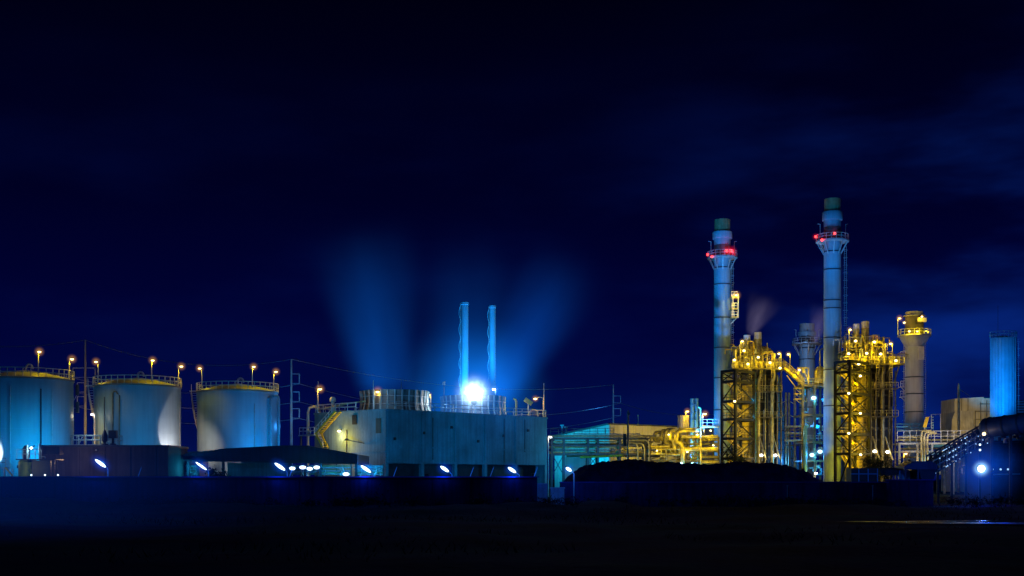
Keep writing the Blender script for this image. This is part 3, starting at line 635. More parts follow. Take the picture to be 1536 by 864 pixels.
MB().rail([C(.1, LL - .1, HT), C(LW - .1, LL - .1, HT)], 1.15, .05, 1.9).build('railing', 'steel', t)
for s in (9.0, 26.0):
    c = C(s, 8.5, HT); R = 5.2; H = 3.35
    sh = MB(); prof = [(R + .25, 0), (R + .1, .4), (R - .05, 1.2), (R - .1, 2.2), (R, H - .1), (R + .12, H), (R - .02, H), (R - .22, 2.2), (R - .15, 1.0), (R + .05, .0)]
    sh.lathe(c, prof, 64, open_=True); f = sh.build('fan_shroud', 'shroud', t)
    for k in range(30):
        a = 2 * PI * k / 30; d = V((math.cos(a), math.sin(a), 0))
        pts = [c + d * (r + .10) + V((0, 0, z)) for r, z in ((R + .40, .0), (R + .12, .5), (R - .03, 1.2), (R - .07, 2.2), (R + .06, H - .02))]
        MB().tube(pts, .13, 5).build('rib', 'tank', f)
    for z in (1.2, 2.4):
        MB().tube([c + V(((R + .12) * math.cos(2 * PI * k / 48), (R + .12) * math.sin(2 * PI * k / 48), z)) for k in range(48)], .06, 5, True).build('hoop', 'steel', f)
    fb = MB()
    for k in range(6): a = 2 * PI * k / 6; d = V((math.cos(a), math.sin(a), 0)); fb.bar(c + V((0, 0, 2.0)), c + d * 4.7 + V((0, 0, 2.05)), .55, .07)
    fb.build('fan', 'steel', t); MB().lathe(c, [(.7, -.1), (.7, 1.8), (.4, 2.2)], 20).build('fan_hub', 'dark', t)
# zigzag stair on the left face
def stairflight(root, p, q, wdt, mat='steel', out=V((-.695, -.719, 0))):
    p, q = V(p), V(q); o = out * .2; n = max(4, int((q - p).length / .45))
    mb = MB(); mb.bar(p + o, q + o, .10, .32); mb.bar(p + o + out * wdt, q + o + out * wdt, .10, .32)
    for i in range(n): a = p.lerp(q, (i + .5) / n) + o; mb.bar(a, a + out * wdt, .28, .05)
    mb.build('stair_flight', mat, root)
    MB().rail([p + o + out * wdt, q + o + out * wdt], 1.05, .05, 1.0).build('handrail', 'steel', root)
def at_face(x, y):
    """pixel on the left end wall -> (v, z)"""
    k = (x - 768) / F; v = (k * CT.y - CT.x) / (VV.x - k * VV.y); Y = CT.y + VV.y * v; return v, ZZ(y, Y)
(v0, z0), (v1, z1) = at_face(513, 622), at_face(482, 652); (v2, z2) = at_face(494, 672)
stairflight(t, C(0, v0, HT - .05), C(0, v1, z1), 1.0, 'yellow'); stairflight(t, C(0, v1 - .3, z1), C(0, v2, z2), 1.0, 'yellow')
cbox(MB(), -1.6, -.05, v1 - .3, LL + 2.0, z1 - .15, z1).build('landing', 'steel', t)
MB().rail([C(-1.5, v1 - .2, z1), C(-1.5, LL + 1.9, z1), C(-.1, LL + 1.9, z1)], 1.1, .05, .9).build('landing_railing', 'steel', t)
cbox(MB(), -1.5, -1.3, LL + 1.5, LL + 1.7, 0, z1 - .15).build('landing_leg', 'navy', t)
q = C(-.6, LL + .9, 0); MB().tube([q + V((0, 0, 1)), q + V((0, 0, 13.3)), q + V((.2, 0, 14.0)), q + V((.9, .2, 14.2)), q + V((1.6, .6, 14.0)), q + V((1.8, .7, 13.0))], .22, 8).build('riser_pipe', 'steel', t)
va, za = at_face(500, 606); q = C(1.2, LL - 3, HT); MB().lathe(q, [(.25, 0), (.25, 1.6), (.5, 1.7), (.5, 2.1), (.3, 2.4)], 14).build('roof_vent', 'steel', t)
MB().tube([C(.6, LL - 1, HT + .6), C(.6, LL - 8, HT + 1.2), C(2.0, LL - 10, HT + 1.5)], .12, 6).build('roof_pipe', 'pipe', t)
# wall lamp with its yellow pool, and a dark arm
vl, zl = at_face(513, 647)
q = C(-.55, vl, zl); wl = bpy.data.objects.new('wall_lamp', None); COL.objects.link(wl); wl.parent = t; wl.location = q - parent_world(t)
MB().ball(q, .25, 1, 1, .6).build('lens', 'e_yel', wl); MB().bar(q + V((0, 0, .2)), C(0, vl, zl + .3), .1).build('bracket', 'dark', wl)
light(q + U * -.05 + V((0, 0, -.8)), (1, .9, .7), 45, wl, .2); light(q + U * -.5 + V((0, 0, -.5)), (1, .66, .12), 200, wl, .2)
vb, zb = at_face(520, 672)
light(C(-1.6, vb, zb + 1.2), (1, .64, .0), 560, wl, .2)  # unseen yellow light added for the stair foot
vd, zd = at_face(531, 660); ve, ze = at_face(547, 665)
MB().bar(C(-1.4, vd, zd), C(-.05, ve, ze), .12).build('lamp_arm', 'dark', t); MB().ball(C(-1.4, vd, zd), .28, 1.4, 1, .5).build('dark_lamp', 'dark', t)
cbox(MB(), -.14, -.02, vl - 1.3, vl - 1.15, 5.5, zl + .2).build('conduit', 'dark', t)
vq, zq = at_face(531, 690); light(C(-2.5, vq, zq), (1, .45, .22), 150, t, .3)
# blue floods that wash the tower
tw = 'floodlights washing the cooling tower'
flood('blue floodlight left of the cooling tower, behind the shed', 430, 700, 170, C(0, 7, 11.5), (.0, .38, .74), 9000, 62, .9, group=tw)
flood('blue floodlight before the cooling tower front, left', 640, 712, 158, C(9, 0, 9), (.0, .32, .85), 10000, 100, .9, group=tw)
flood('blue floodlight before the cooling tower front, right', 800, 712, 172, C(26, 0, 9), (.0, .32, .85), 9500, 100, .9, group=tw)
for (u0, u1, z0_, z1_) in ((9.2, 9.26, ZO + .6, HT - 1), (24.6, 24.66, ZO + .4, HT - .6), (29.4, 29.46, ZO + .4, HT - .6)): cbox(MB(), u0, u1 + .1, -.05, -.004, z0_, z1_).build('shadow_strip', 'concrete_dim', t)  # thin dark strips stand in for rail shadows on the front wall
cbox(MB(), -.05, -.003, 1.0, 2.2, ZO + 4.4, ZO + 6.6).build('hatch', 'concrete_dim', t); cbox(MB(), 27.4, 33.6, -.06, -.003, ZO + .2, ZO + 2.1).build('patch_panel', 'concrete', t)
# lamps on the tower deck
TD = 'lamps on the cooling tower deck'
lamp_post('sodium lamp post at the left end of the cooling tower deck', 480, 583, 190.5, 612, TD, 476.5, SOD, 170, R=1.0, z0=HT)
lamp_post('sodium lamp before the left fan shroud', 566.5, 587, 187.5, 612, TD, 569, SOD, 45, R=1.1, z0=HT)
lamp_post('small orange lamp at the right edge of the left fan shroud', 643.5, 592, 196, 612, TD, 646, SOD, 60, R=.65, size=.2, z0=HT)
lamp_post('small blue-white mast lamp right of the great flare lamp', 741, 583.5, 207, 612, TD, 743.5, (.3, .7, 1), 260, 'e_wht', 'h_wht', 1.0, 'navy', .26, z0=HT)
lamp_post('orange lamp on the mast at the right end of the cooling tower deck', 803, 597.5, 206, 624, TD, 815, SOD, 240, R=.8, z0=HT)
for i, (x, yt, s, v, lb) in enumerate([(602, 571, 12, 3.0, 'thin mast rising left of centre above the left fan shroud'), (560, 570, 5, 3.0, 'faint thin mast at the left fan shroud'), (816, 575, 33.9, 1.2, 'tall thin mast at the far right end of the tower deck'), (477, 572, 1, 16, 'thin rod above the lamp at the left end of the tower deck')]):
    q = C(s, v, HT); Y = q.y; q.x = XX(x, Y); m_ = thing('mast', lb, 'mast', q, 'thin masts on the cooling tower deck'); MB().tube([q, V((q.x, Y, ZZ(yt, Y)))], [.09, .04], 6).build('rod', 'steel', m_)
    MB().lathe(q, [(.22, 0), (.22, .1), (.1, .14)], 10).build('foot', 'steel', m_)
# great flare lamp
q = P(711, 590, 199.0); t2 = thing('flare_lamp', 'huge blinding white lamp burning before the right fan shroud', 'floodlight', V((q.x, 199.0, HT)))
MB().tube([(q.x, 199.0, HT), (q.x, 199.0, q.z - .8)], .12, 8).build('post', 'steel', t2)
MB().ball(q, .85, 1, 1, 1, 24).build('lens', 'e_wht', t2); MB().lathe(q + V((0, 0, -1.9)), [(.2, 0), (.5, .3), (.5, .7)], 16).build('lamp_base', 'dark', t2)
light(q + V((-.2, -1.9, .2)), (.80, .92, 1), 420, t2, .4, 'SPOT', C(26, 3.5, HT + 1), 120, .6); light(q + V((-.5, 1.7, .3)), (.80, .92, 1), 700, t2, .4, 'SPOT', C(26, 12, HT + 1.5), 130, .6)
light(q + V((0, 0, 2.0)), (.01, .36, 1), 5200, t2, .5, 'SPOT', q + V((0, 12, 30)), 96, .8); light(q + V((-7.0, -2.4, -.4)), (.80, .93, 1), 2400, t2, .3, 'SPOT', C(13.5, 6.5, HT + 1.8), 100, .5)
halo(q, 4.6, 'h_flare', t2, 'flare_halo'); halo(q, 14, 'h_glow', t2, 'flare_halo')  # glare and blue glow of the lamp, put in as emitting volumes
light(C(30.5, 2.6, HT + 1.4), SODY, 300, t, .2); light(P(653, 601, 190.2), (.9, .96, 1), 420, t, .2); light(C(1.5, 3.5, HT + 1.6), (.35, .65, 1), 260, t, .2); light(C(12, .3, HT + 1.0), (.30, .62, 1), 150, t, .2); light(C(18.5, 2.5, HT + 1.2), (.5, .8, 1), 200, t, .2)  # unseen deck lights added to brighten the fan shrouds
# small deck plant at the right end
for (s, v, lb, kind) in [(28.5, 1.0, 'yellow gooseneck post right of the right fan shroud', 0), (31.6, 1.2, 'tilted yellow lamp hood on a post near the deck end', 1)]:
    q = C(s, v, HT); k = thing('deck_post', lb, 'post', q)
    if kind == 0:
        MB().tube([q, q + V((0, 0, 2.4)), q + V((-.1, 0, 2.7)), q + V((-.5, 0, 2.8))], .16, 8).build('post', 'yellow', k); MB().lathe(q, [(.35, 0), (.35, .1), (.18, .14)], 12).build('foot', 'steel', k)
    else:
        MB().tube([q, q + V((0, 0, 2.1))], .09, 8).build('post', 'steel', k); MB().bar(q + V((-.6, 0, 2.9)), q + V((.6, 0, 2.1)), .6, .7).build('hood', 'yellow', k)
light(C(32.5, .6, HT + 2.6), SOD, 120, t, .2)
q = C(23, 4, HT); k = thing('camera_mast', 'slim mast with a small pale box left of the right fan shroud', 'mast', q)
q.x = XX(666, q.y); k.location = q; zz = ZZ(575, q.y)
MB().tube([q, V((q.x, q.y, zz))], .05, 6).build('pole', 'navy', k); MB().box((q.x, q.y, zz), (.4, .4, .5)).build('box', 'tank', k)

# ------------------------------------------------------------------ vapour
def plume(label, x0, y0, x1, y1, Y, r0, r1, mat, Y1=None, name='glowing_steam'):
    a = P(x0, y0, Y); b = P(x1, y1, Y1 or Y); Ln = (b - a).length
    mb = MB(); mb.lathe((0, 0, 0), [(r0 + (r1 - r0) * i / 8, i / 8) for i in range(9)], 28)
    o = mb.build(name, mat); o.location = a; o.scale = (1, 1, Ln); o.rotation_euler = (b - a).to_track_quat('Z', 'Y').to_euler()
    tag(o, label, 'steam', 'steam over the plant'); return o
plume('tall blue glowing steam plume leaning left above the left fan shroud', 582, 600, 538, 325, 194, 5.4, 13, vol_plume('steam_glow_a', (.003, .125, .62), .098, 5.4, 13, 1.75, 1.0, .38))
plume('blue glowing steam fan leaning right beyond the two thin stacks', 730, 608, 872, 372, 216, 4.8, 12, vol_plume('steam_glow_b', (.003, .12, .72), .108, 4.8, 12, 1.75, 1.0, .38), 224)
plume('blue glowing steam drifting up behind the two thin stacks', 714, 640, 700, 330, 262, 12, 21, vol_plume('steam_glow_c', (.003, .14, .70), .050, 12, 21, 2.5, 1.2, .45), 275)
plume('small blue glowing steam puff between the two fan shrouds', 622, 604, 640, 500, 200, 3.0, 5.5, vol_plume('steam_glow_d', (.005, .15, .6), .055, 3.0, 5.5, 1.5, 1.6, .3))
plume('pinkish glowing steam wisp above the left boiler silencers', 1124, 503, 1152, 442, 261, 1.2, 5.6, vol_plume('steam_glow_e', (.33, .27, .40), .20, 1.2, 5.6, 1.5, 1.6, .1))
plume('pinkish glowing steam wisp left of the tall right stack', 1219, 516, 1238, 456, 270, 1.1, 4.2, vol_plume('steam_glow_f', (.33, .26, .38), .22, 1.1, 4.2, 1.5, 1.6, .1))

# ------------------------------------------------------------------ twin thin stacks
def thin_stack(label, cx, top, hw, Y, group, mat='silo', strake=True, ybase=None):
    q = V((XX(cx, Y), Y, 0)); R = hw * Y / F; H = ZZ(top, Y); t = thing('thin_stack', label, 'chimney', q, group)
    MB().lathe(q, [(R * 1.12, 0), (R, 1), (R, H - .6), (R * 1.12, H - .55), (R * 1.12, H - .1), (R, H)], 24).build('shaft', mat, t)
    for i in range(int((H - 8) / 3.3)):
        z1 = H - .4 - 3.3 * i; pts = [q + V((-R * .95 - .42 * math.sin(PI * k / 10), -.3, z1 - 3.2 * k / 10)) for k in range(11)]
        MB().tube(pts, .05, 5).build('side_hoop', mat, t)
    MB().tube([q + V((-R - .12, -.3, 3)), q + V((-R - .12, -.3, H - .3))], .05, 5).build('ladder', 'steel', t)
    return t
thin_stack('taller of two thin blue stacks, left, behind the cooling tower', 697, 453, 5.6, 238, 'two thin blue stacks')
thin_stack('shorter of two thin blue stacks, right, behind the cooling tower', 739, 458, 4.7, 242, 'two thin blue stacks')
for x in (700, 745): flood('blue floodlight at the foot of the %s thin stack' % ('left' if x == 700 else 'right'), x - 3, 640, 231, P(x - 4, 500, 238), (.03, .46, 1), 46000, 60, .8, group='floodlights at the thin stacks')

# ------------------------------------------------------------------ utility poles and cables
def upole(label, x, top, Y, arms, kinked=True):
    q = V((XX(x, Y), Y, 0)); H = ZZ(top, Y); t = thing('utility_pole', label, 'utility pole', q, 'utility poles')
    MB().tube([q, q + V((0, 0, H * .5)), q + V((0, 0, H))], [.30, .24, .14], 10).build('pole', 'wood', t)
    ends = []
    for y, dx in arms:
        z = ZZ(y, Y); d = dx * Y / F
        MB().bar(q + V((0, 0, z)), q + V((d, 0, z)), .12).build('crossarm', 'steel', t)
        e = q + V((d, 0, z)); ins = MB(); ins.lathe(e - V((0, 0, 1.7)), [(.05, 0)] + [(.13 if i % 2 else .07, .1 + .12 * i) for i in range(12)] + [(.05, 1.7)], 10); ins.build('insulator', 'steel', t)
        MB().bar(q + V((0, 0, z - 1.7)), e - V((0, 0, 1.75)), .07).build('stay', 'steel', t)
        ends.append(e - V((0, 0, 1.8)))
    ends.append(q + V((0, 0, H))); return ends
def cable(label, a, b, sag, r=.05):
    pts = [a.lerp(b, i / 24) - V((0, 0, sag * 4 * (i / 24) * (1 - i / 24))) for i in range(25)]
    return tag(MB().tube(pts, r, 5).build('power_cable', 'cable'), label, 'cable', 'overhead power cables')
pa = upole('tall grey-brown utility pole between the left and middle tanks', 128, 510, 226, [(552, -19), (552, 15), (574, -12), (595, -12)])
pb = upole('blue-lit utility pole with three brackets right of the tanks', 437, 539, 226, [(561, 12), (588, 12), (613, 12)])
pc = upole('distant utility pole behind the pale warehouse roof', 920, 577, 310, [(594, 11), (613, 11)])
for i, (a, b, s, lb) in enumerate([(pa[0], pb[0], 2.2, 'upper faint power cable passing behind the right tank'), (pa[2], pb[1], 2.0, 'middle power cable passing behind the tanks'), (pa[3], pb[2], 2.0, 'lower power cable passing behind the tanks'), (pa[4], pb[3], 2.6, 'topmost faint cable between the two left utility poles'),
        (pb[0], pc[0], 4.5, 'upper power cable sloping behind the cooling tower'), (pb[1], pc[1], 4.5, 'middle power cable sloping behind the cooling tower'), (pb[2], pc[1] - V((0, 0, 4)), 4.0, 'lowest power cable sloping behind the cooling tower'), (pb[3], pc[2], 3, 'topmost faint cable from the three-bracket pole to the warehouse pole'),
        (pc[0], P(1120, 612, 330), 2.5, 'faint cable from the distant pole towards the boilers'), (pa[4], P(-120, 505, 230), 1.5, 'faint top cable leaving the frame at the left'), (pa[0], P(-120, 560, 230), 2, 'faint lower cable behind the left tank')]): cable(lb, a, b, s)
t = thing('signal_post', 'thin whitish post beside the left tank with two dark frames', 'post', (XX(110, 196), 196, 0)); q = V((XX(110, 196), 196, 0))
MB().tube([q, q + V((0, 0, ZZ(595, 196)))], .09, 6).build('pole', 'tank', t)
for y in (577, 603): MB().box((XX(116, 196), 196, ZZ(y + 8, 196)), (.5, .3, 1.7)).build('frame', 'dark', t); MB().bar(q + V((0, 0, ZZ(min(y + 25, 612), 196))), V((XX(116, 196), 196, ZZ(min(y + 14, 612), 196))), .06).build('arm', 'steel', t)

# ------------------------------------------------------------------ warehouse
t = thing('warehouse', 'metal clad warehouse, cyan-lit end wall and yellow-lit long wall', 'warehouse', P(914, 718, 262) * 1)
t.location.z = 0
A = P(914, 637, 262); B = P(832, 655, 270); D = P(1075, 643, 286); b0 = V((0, 0, 0))
def flat(p): return V((p.x, p.y, 0))
Eb = B + (D - A); Eb.z = B.z
n1_ = V((-(B - A).y, (B - A).x, 0)).normalized()
MB().add([flat(A), flat(B), B, A], [(0, 1, 2, 3)]).build('end_wall', 'cladding', t)
MB().add([flat(A), flat(D), D, A], [(0, 1, 2, 3)]).build('long_wall', 'cladding', t)
MB().add([flat(D), flat(Eb), Eb, D], [(0, 1, 2, 3)]).build('end_wall', 'cladding', t)
MB().add([flat(B), flat(Eb), Eb, B], [(0, 1, 2, 3)]).build('long_wall', 'cladding', t)
u1 = (D - A).normalized() * .5; MB().prism([A + V((0, 0, .02)) - u1, B + V((0, 0, .02)) - u1, Eb + V((0, 0, .02)) + u1, D + V((0, 0, .02)) + u1], (0, 0, .3)).build('roof', 'navy', t)
for k in range(12):
    p = flat(A).lerp(flat(D), (k + .5) / 12); MB().bar(p + V((.0, -.07, 0)), p + V((0, -.07, A.z - .3)), .12, .1).build('cladding_rib', 'cladding', t)
for k in range(6):
    p = flat(A).lerp(flat(B), (k + .5) / 6); z = A.z + (B.z - A.z) * (k + .5) / 6; MB().bar(p + V((0, -.07, 0)), p + V((0, -.07, z - .3)), .12, .1).build('cladding_rib', 'cladding', t)
MB().bar(flat(A) + V((0, -.1, 0)), A + V((0, -.1, -.1)), .25).build('corner_trim', 'steel', t)
flood('cyan floodlight before the warehouse end wall', 805, 700, 252, P(880, 655, 265), (.0, .50, .85), 30000, 100, .9, group='floodlights before the warehouse')
flood('sodium floodlight before the warehouse long wall', 1034, 690, 252, P(970, 652, 273), (1, .60, .0), 16000, 100, .9, group='floodlights before the warehouse', lens='e_yel')
q = P(957, 640, 274); t = thing('roof_aerial', 'small blue aerial on the warehouse roof', 'aerial', q)
MB().tube([q, P(957, 622, 274)], .10, 6).build('rod', 'silo', t); MB().add([P(952, 640, 274), P(962, 640, 274), P(957, 634, 274), P(957, 638, 275)], [(0, 1, 2), (0, 1, 3), (1, 2, 3), (0, 2, 3)]).build('base', 'silo', t)
q = V((XX(942, 205), 205, 0)); t = thing('dark_pole', 'dark pole standing in front of the warehouse with a box low down', 'pole', q)
MB().tube([q, V((q.x, 205, ZZ(630, 205))), V((q.x, 205, ZZ(616, 205)))], [.20, .16, .13], 8).build('pole', 'navy', t); MB().box((q.x - .55, 205, ZZ(660, 205)), (.5, .4, 2.0)).build('box', 'dark', t); MB().bar((q.x, 205, ZZ(622, 205)), (q.x + .15, 205, ZZ(619, 205)), .5).build('head', 'navy', t)
for x, lb in ((843, 'small blue vent post at the far left of the warehouse roof'), (849, 'second smaller blue vent post left on the warehouse roof')):
    q = P(x, 656, 272); t = thing('vent_post', lb, 'vent', q); MB().tube([q, P(x, 638 if x < 846 else 641, 272)], .2, 8).build('pipe', 'silo', t); MB().box(P(x, 638 if x < 846 else 641, 272), (.8, .5, .25)).build('cap', 'silo', t)

# ------------------------------------------------------------------ long pipe rack
def cols_beams(t, xs, ys, Y, depth, mat='dark', w=.35, brace=(), ybase=None):
    for x in xs:
        for dy in (0, depth): MB().bbox((XX(x, Y) - w / 2, Y + dy - w / 2, 0), (XX(x, Y) + w / 2, Y + dy + w / 2, ZZ(ys[0], Y))).build('column', mat, t)
    for i, y in enumerate(ys):
        for dy in (0, depth): MB().bar((XX(xs[0], Y), Y + dy, ZZ(y, Y) - w * .45), (XX(xs[-1], Y), Y + dy, ZZ(y, Y) - w * .45), w * .8, w * .9).build('beam', mat, t)
        for x in xs: MB().bar((XX(x, Y), Y + w * .3, ZZ(y, Y) - w * .5), (XX(x, Y), Y + depth - w * .3, ZZ(y, Y) - w * .5), w * .6).build('cross_beam', mat, t)
    for a, b, ya, yb in brace:
        MB().bar(P(a, ya, Y), P(b, yb, Y), .14).build('brace', mat, t); MB().bar(P(a, yb, Y) + V((0, .16, 0)), P(b, ya, Y) + V((0, .16, 0)), .14).build('brace', mat, t)
Y = 212
t = thing('pipe_rack', 'long blue-lit steel pipe rack right of the cooling tower', 'pipe rack', (XX(900, Y), Y, 0))
cols_beams(t, (828, 846, 882, 897, 930, 968), (656, 667, 680), Y, 4, 'navy', .34, [(829, 845, 683, 712), (883, 896, 684, 700)])
rnd = random.Random(3)
for i, (y, r, m_, x0, x1) in enumerate([(654, .16, 'pipe', 824, 985), (658, .12, 'steel', 824, 975), (662.5, .18, 'pipe', 830, 980), (666, .14, 'pipe_dark', 826, 972), (671, .22, 'pipe', 824, 940), (675, .16, 'steel', 828, 985), (679, .24, 'pipe', 824, 965), (684, .2, 'pipe_dark', 850, 990), (651, .1, 'steel', 860, 960)]):
    dy = .4 + (i * 1.7) % 3.2
    MB().tube([P(x0, y, Y + dy), P(x1, y, Y + dy)], r, 10).build('pipe', m_, t)
MB().rail([P(826, 652, Y - .1), P(920, 651, Y - .1)], 1.0, .05, 1.4).build('railing', 'navy', t)
MB().tube([P(870, 686, Y - .3), P(935, 683, Y - .3)], .2, 10).build('pipe', 'green', t, 'greenish pipe with a pale end')
for x, y in ((955, 664), (965, 665), (972, 660)):
    MB().tube([P(x - 16, y, Y - .4), P(x - 4, y, Y - .4), P(x, y + 2, Y - .4), P(x + 2, y + 8, Y - .4), P(x + 2, 695, Y - .4)], .16, 8).build('pipe', 'pipe', t)
lamp_post('lamp post between the cooling tower and the pipe rack', 826, 655, 206, 714, 'lamps among the pipework', 822.5, (1, .8, .5), 120, 'e_wht', 'h_wht', .5, 'steel', .2, z0=0)
light(P(860, 690, 206), CYA, 900, t, .4); light(P(905, 690, 206), CYA, 500, t, .4); light(P(960, 672, 207), SODY, 420, t, .3); light(P(850, 655, 205), CYA, 260, t)
MB().bbox((XX(846, Y), Y + 5, 0), (XX(890, Y), Y + 5.3, ZZ(684, Y))).build('back_panel', 'cladding', t)

# ------------------------------------------------------------------ yellow pipe manifold left of the boilers
Y = 228
t = thing('pipe_manifold', 'yellow-lit pipe manifold with big looped pipes left of the boilers', 'pipework', (XX(1030, Y), Y, 0))
cols_beams(t, (976, 1000, 1023, 1051, 1078), (655, 675, 690), Y, 6, 'pipe_dark', .34)
def loop(pts, r, mat='pipe', dy=0.0, sm=True):
    p = [P(x, y, Y + dy) for x, y in pts]
    if sm:
        o = [p[0]]
        for i in range(1, len(p) - 1):
            for k in (.30, .5, .7):
                a = p[i - 1].lerp(p[i], .5) if i > 1 else p[0].lerp(p[1], .45); b = p[i].lerp(p[i + 1], .5) if i < len(p) - 2 else p[-1].lerp(p[-2], .45)
                o.append((a * (1 - k) ** 2 + p[i] * 2 * k * (1 - k) + b * k * k))
        p = o + [p[-1]]
    MB().tube(p, r, 12).build('looped_pipe', mat, t)
loop([(1048, 645), (1014, 644.5), (1013, 664), (1024, 664), (1024, 700)], .42, 'pipe', -1.2)
loop([(1012, 645), (1006, 645), (1005, 660), (1011, 660), (1012, 674)], .40, 'pipe', -.6)
loop([(1010, 644), (998, 644), (997, 666), (1004, 666), (1004, 674)], .36, 'pipe_dark', -.2)
loop([(998, 646), (992, 646), (991, 660), (998, 660)], .34, 'pipe_dark', .2)
loop([(990, 648), (982, 648), (981, 662), (990, 662)], .30, 'pipe_dark', .5)
for (y, x0, x1, r, m_, dy) in [(674, 1018, 1077, .42, 'pipe', -.8), (655, 1022, 1077, .30, 'pipe', -.5), (670, 976, 1004, .25, 'pipe', -.4), (682, 976, 1024, .22, 'pipe', -.7), (674, 976, 1018, .18, 'pipe', -.7), (694, 1050, 1078, .4, 'pipe', -.4), (686, 1050, 1078, .3, 'pipe_dark', -.4), (640, 1052, 1078, .25, 'pipe', 0), (666, 1024, 1077, .2, 'pipe_dark', .6), (660, 1050, 1078, .2, 'pipe', 1.0)]:
    MB().tube([P(x0, y, Y + dy), P(x1, y, Y + dy)], r, 10).build('pipe', m_, t)
for x in (978, 986, 992, 999, 1006, 1013, 1019): MB().tube([P(x, 674, Y - .7), P(x, 682, Y - .7)], .13, 6).build('pipe', 'pipe', t)
for i in range(34):
    x = rnd.uniform(980, 1076); y = rnd.uniform(655, 690) if x < 1050 else rnd.uniform(640, 695); l = rnd.uniform(5, 14); dy = rnd.uniform(-.3, 3); r = rnd.uniform(.07, .16)
    pts = [P(x, y, Y + dy), P(x, y + l * .6, Y + dy), P(x + rnd.choice((-1, 1)) * l, y + l * .6, Y + dy), P(x + rnd.choice((-1, 1)) * l, y + l * 1.2, Y + dy)]
    MB().tube(pts, r, 6).build('pipe', rnd.choice(['pipe', 'pipe', 'steel', 'pipe_dark']), t)
for i in range(18):
    x = rnd.uniform(1000, 1076); y = rnd.uniform(650, 690); q = P(x, y, Y - .2 + rnd.random() * 2); MB().ball(q, rnd.uniform(.25, .45), 1, .8, 1.1, 10).build('valve', rnd.choice(['pipe', 'steel', 'pipe_dark']), t)
MB().bbox((XX(1051, Y), Y - .6, ZZ(640, Y)), (XX(1079, Y), Y + 5, ZZ(639, Y))).build('platform', 'pipe_dark', t)
MB().rail([P(1052, 639, Y - .5), P(1078, 639, Y - .5)], 1.2, .06, 1.1).build('railing', 'steel', t)
MB().rail([P(977, 690, Y - 1.0), P(1000, 690, Y - 1.0)], 1.1, .06, 1.2).build('railing', 'steel', t)
for (x, y, p_) in [(1065, 648, 300), (1040, 662, 280), (1000, 655, 260), (985, 670, 220), (1020, 672, 240), (1068, 684, 280), (1045, 684, 170), (1010, 690, 120), (1062, 664, 260), (1030, 651, 200)]: light(P(x, y, Y - 3.4), SODY, p_ * .75, t, .3)
light(P(1068, 645, Y + 1), SODY, 200, t); light(P(1045, 668, Y + 2), SODY, 160, t)
for x, y in ((1003, 652), (1046, 652), (1066, 646), (985, 676), (1031, 678), (1070, 668)): work_light(t, x, y, Y - .9, SODY, 60, 'e_yel', .15, 'h_yel', .45)  # small work lights added to brighten the loops
for x in (1022, 1039): work_light(t, x, 695, Y - 2, CYA, 160, 'e_cya', .22, 'h_wht', .6)
t3 = thing('vertical_vessel', 'short grey ribbed vessel above the looped pipes', 'vessel', P(1025, 642, Y + 1)); q = P(1025, 642, Y + 1); R = 8 * Y / F; H = 19 * Y / F
MB().lathe(q, [(R, 0), (R, H - .1), (R - .1, H)], 28).build('shell', 'silencer', t3)
for k in range(14): a = 2 * PI * k / 14; d = V((math.cos(a), math.sin(a), 0)) * (R + .03); MB().tube([q + d, q + d + V((0, 0, H))], .06, 5).build('rib', 'silencer', t3)
for s in (-.7, .7): MB().bbox((q.x + s - .12, q.y - .12, 0), (q.x + s + .12, q.y + .12, q.z)).build('leg', 'pipe_dark', t3)
light(P(1034, 628, Y - 1.5), SODY, 160, t3)
LG = 'lamps among the pipework'
lamp_post('sodium lamp above the short ribbed vessel', 1031, 616.5, Y, 624, LG, 1028.5, SOD, 150, R=.9, z0=ZZ(624, Y))
lamp_post('sodium lamp right of the slim double stack, over the manifold platform', 1057.5, 620.5, Y, 639, LG, 1054, SOD, 200, R=1.0, z0=ZZ(639, Y))
q = V((XX(1051, 226), 226, 0)); t3 = thing('gooseneck_pipe', 'tall gooseneck pipe in front of the slim double stack', 'pipe', q); MB().tube([q, V((q.x, 226, ZZ(614, 226))), P(1050, 611.5, 226), P(1047, 611, 226)], .16, 8).build('pipe', 'pipe', t3); MB().lathe(q, [(.35, 0), (.35, .1), (.2, .15)], 12).build('flange', 'steel', t3)
q = V((XX(1041.5, 262), 262, 0)); t3 = thing('double_stack', 'slim blue double-flue stack behind the pipe manifold', 'chimney', q)
for s in (-.45, .45): MB().lathe(q + V((s, 0, 0)), [(.42, 0), (.42, ZZ(598, 262))], 16).build('flue', 'silo', t3)
for y in (608, 620, 631): MB().lathe(V((q.x, q.y, ZZ(y, 262))), [(.95, 0), (.95, .15)], 16).build('clamp_ring', 'silo', t3)
light(P(1034, 615, 256), BLU, 900, t3)

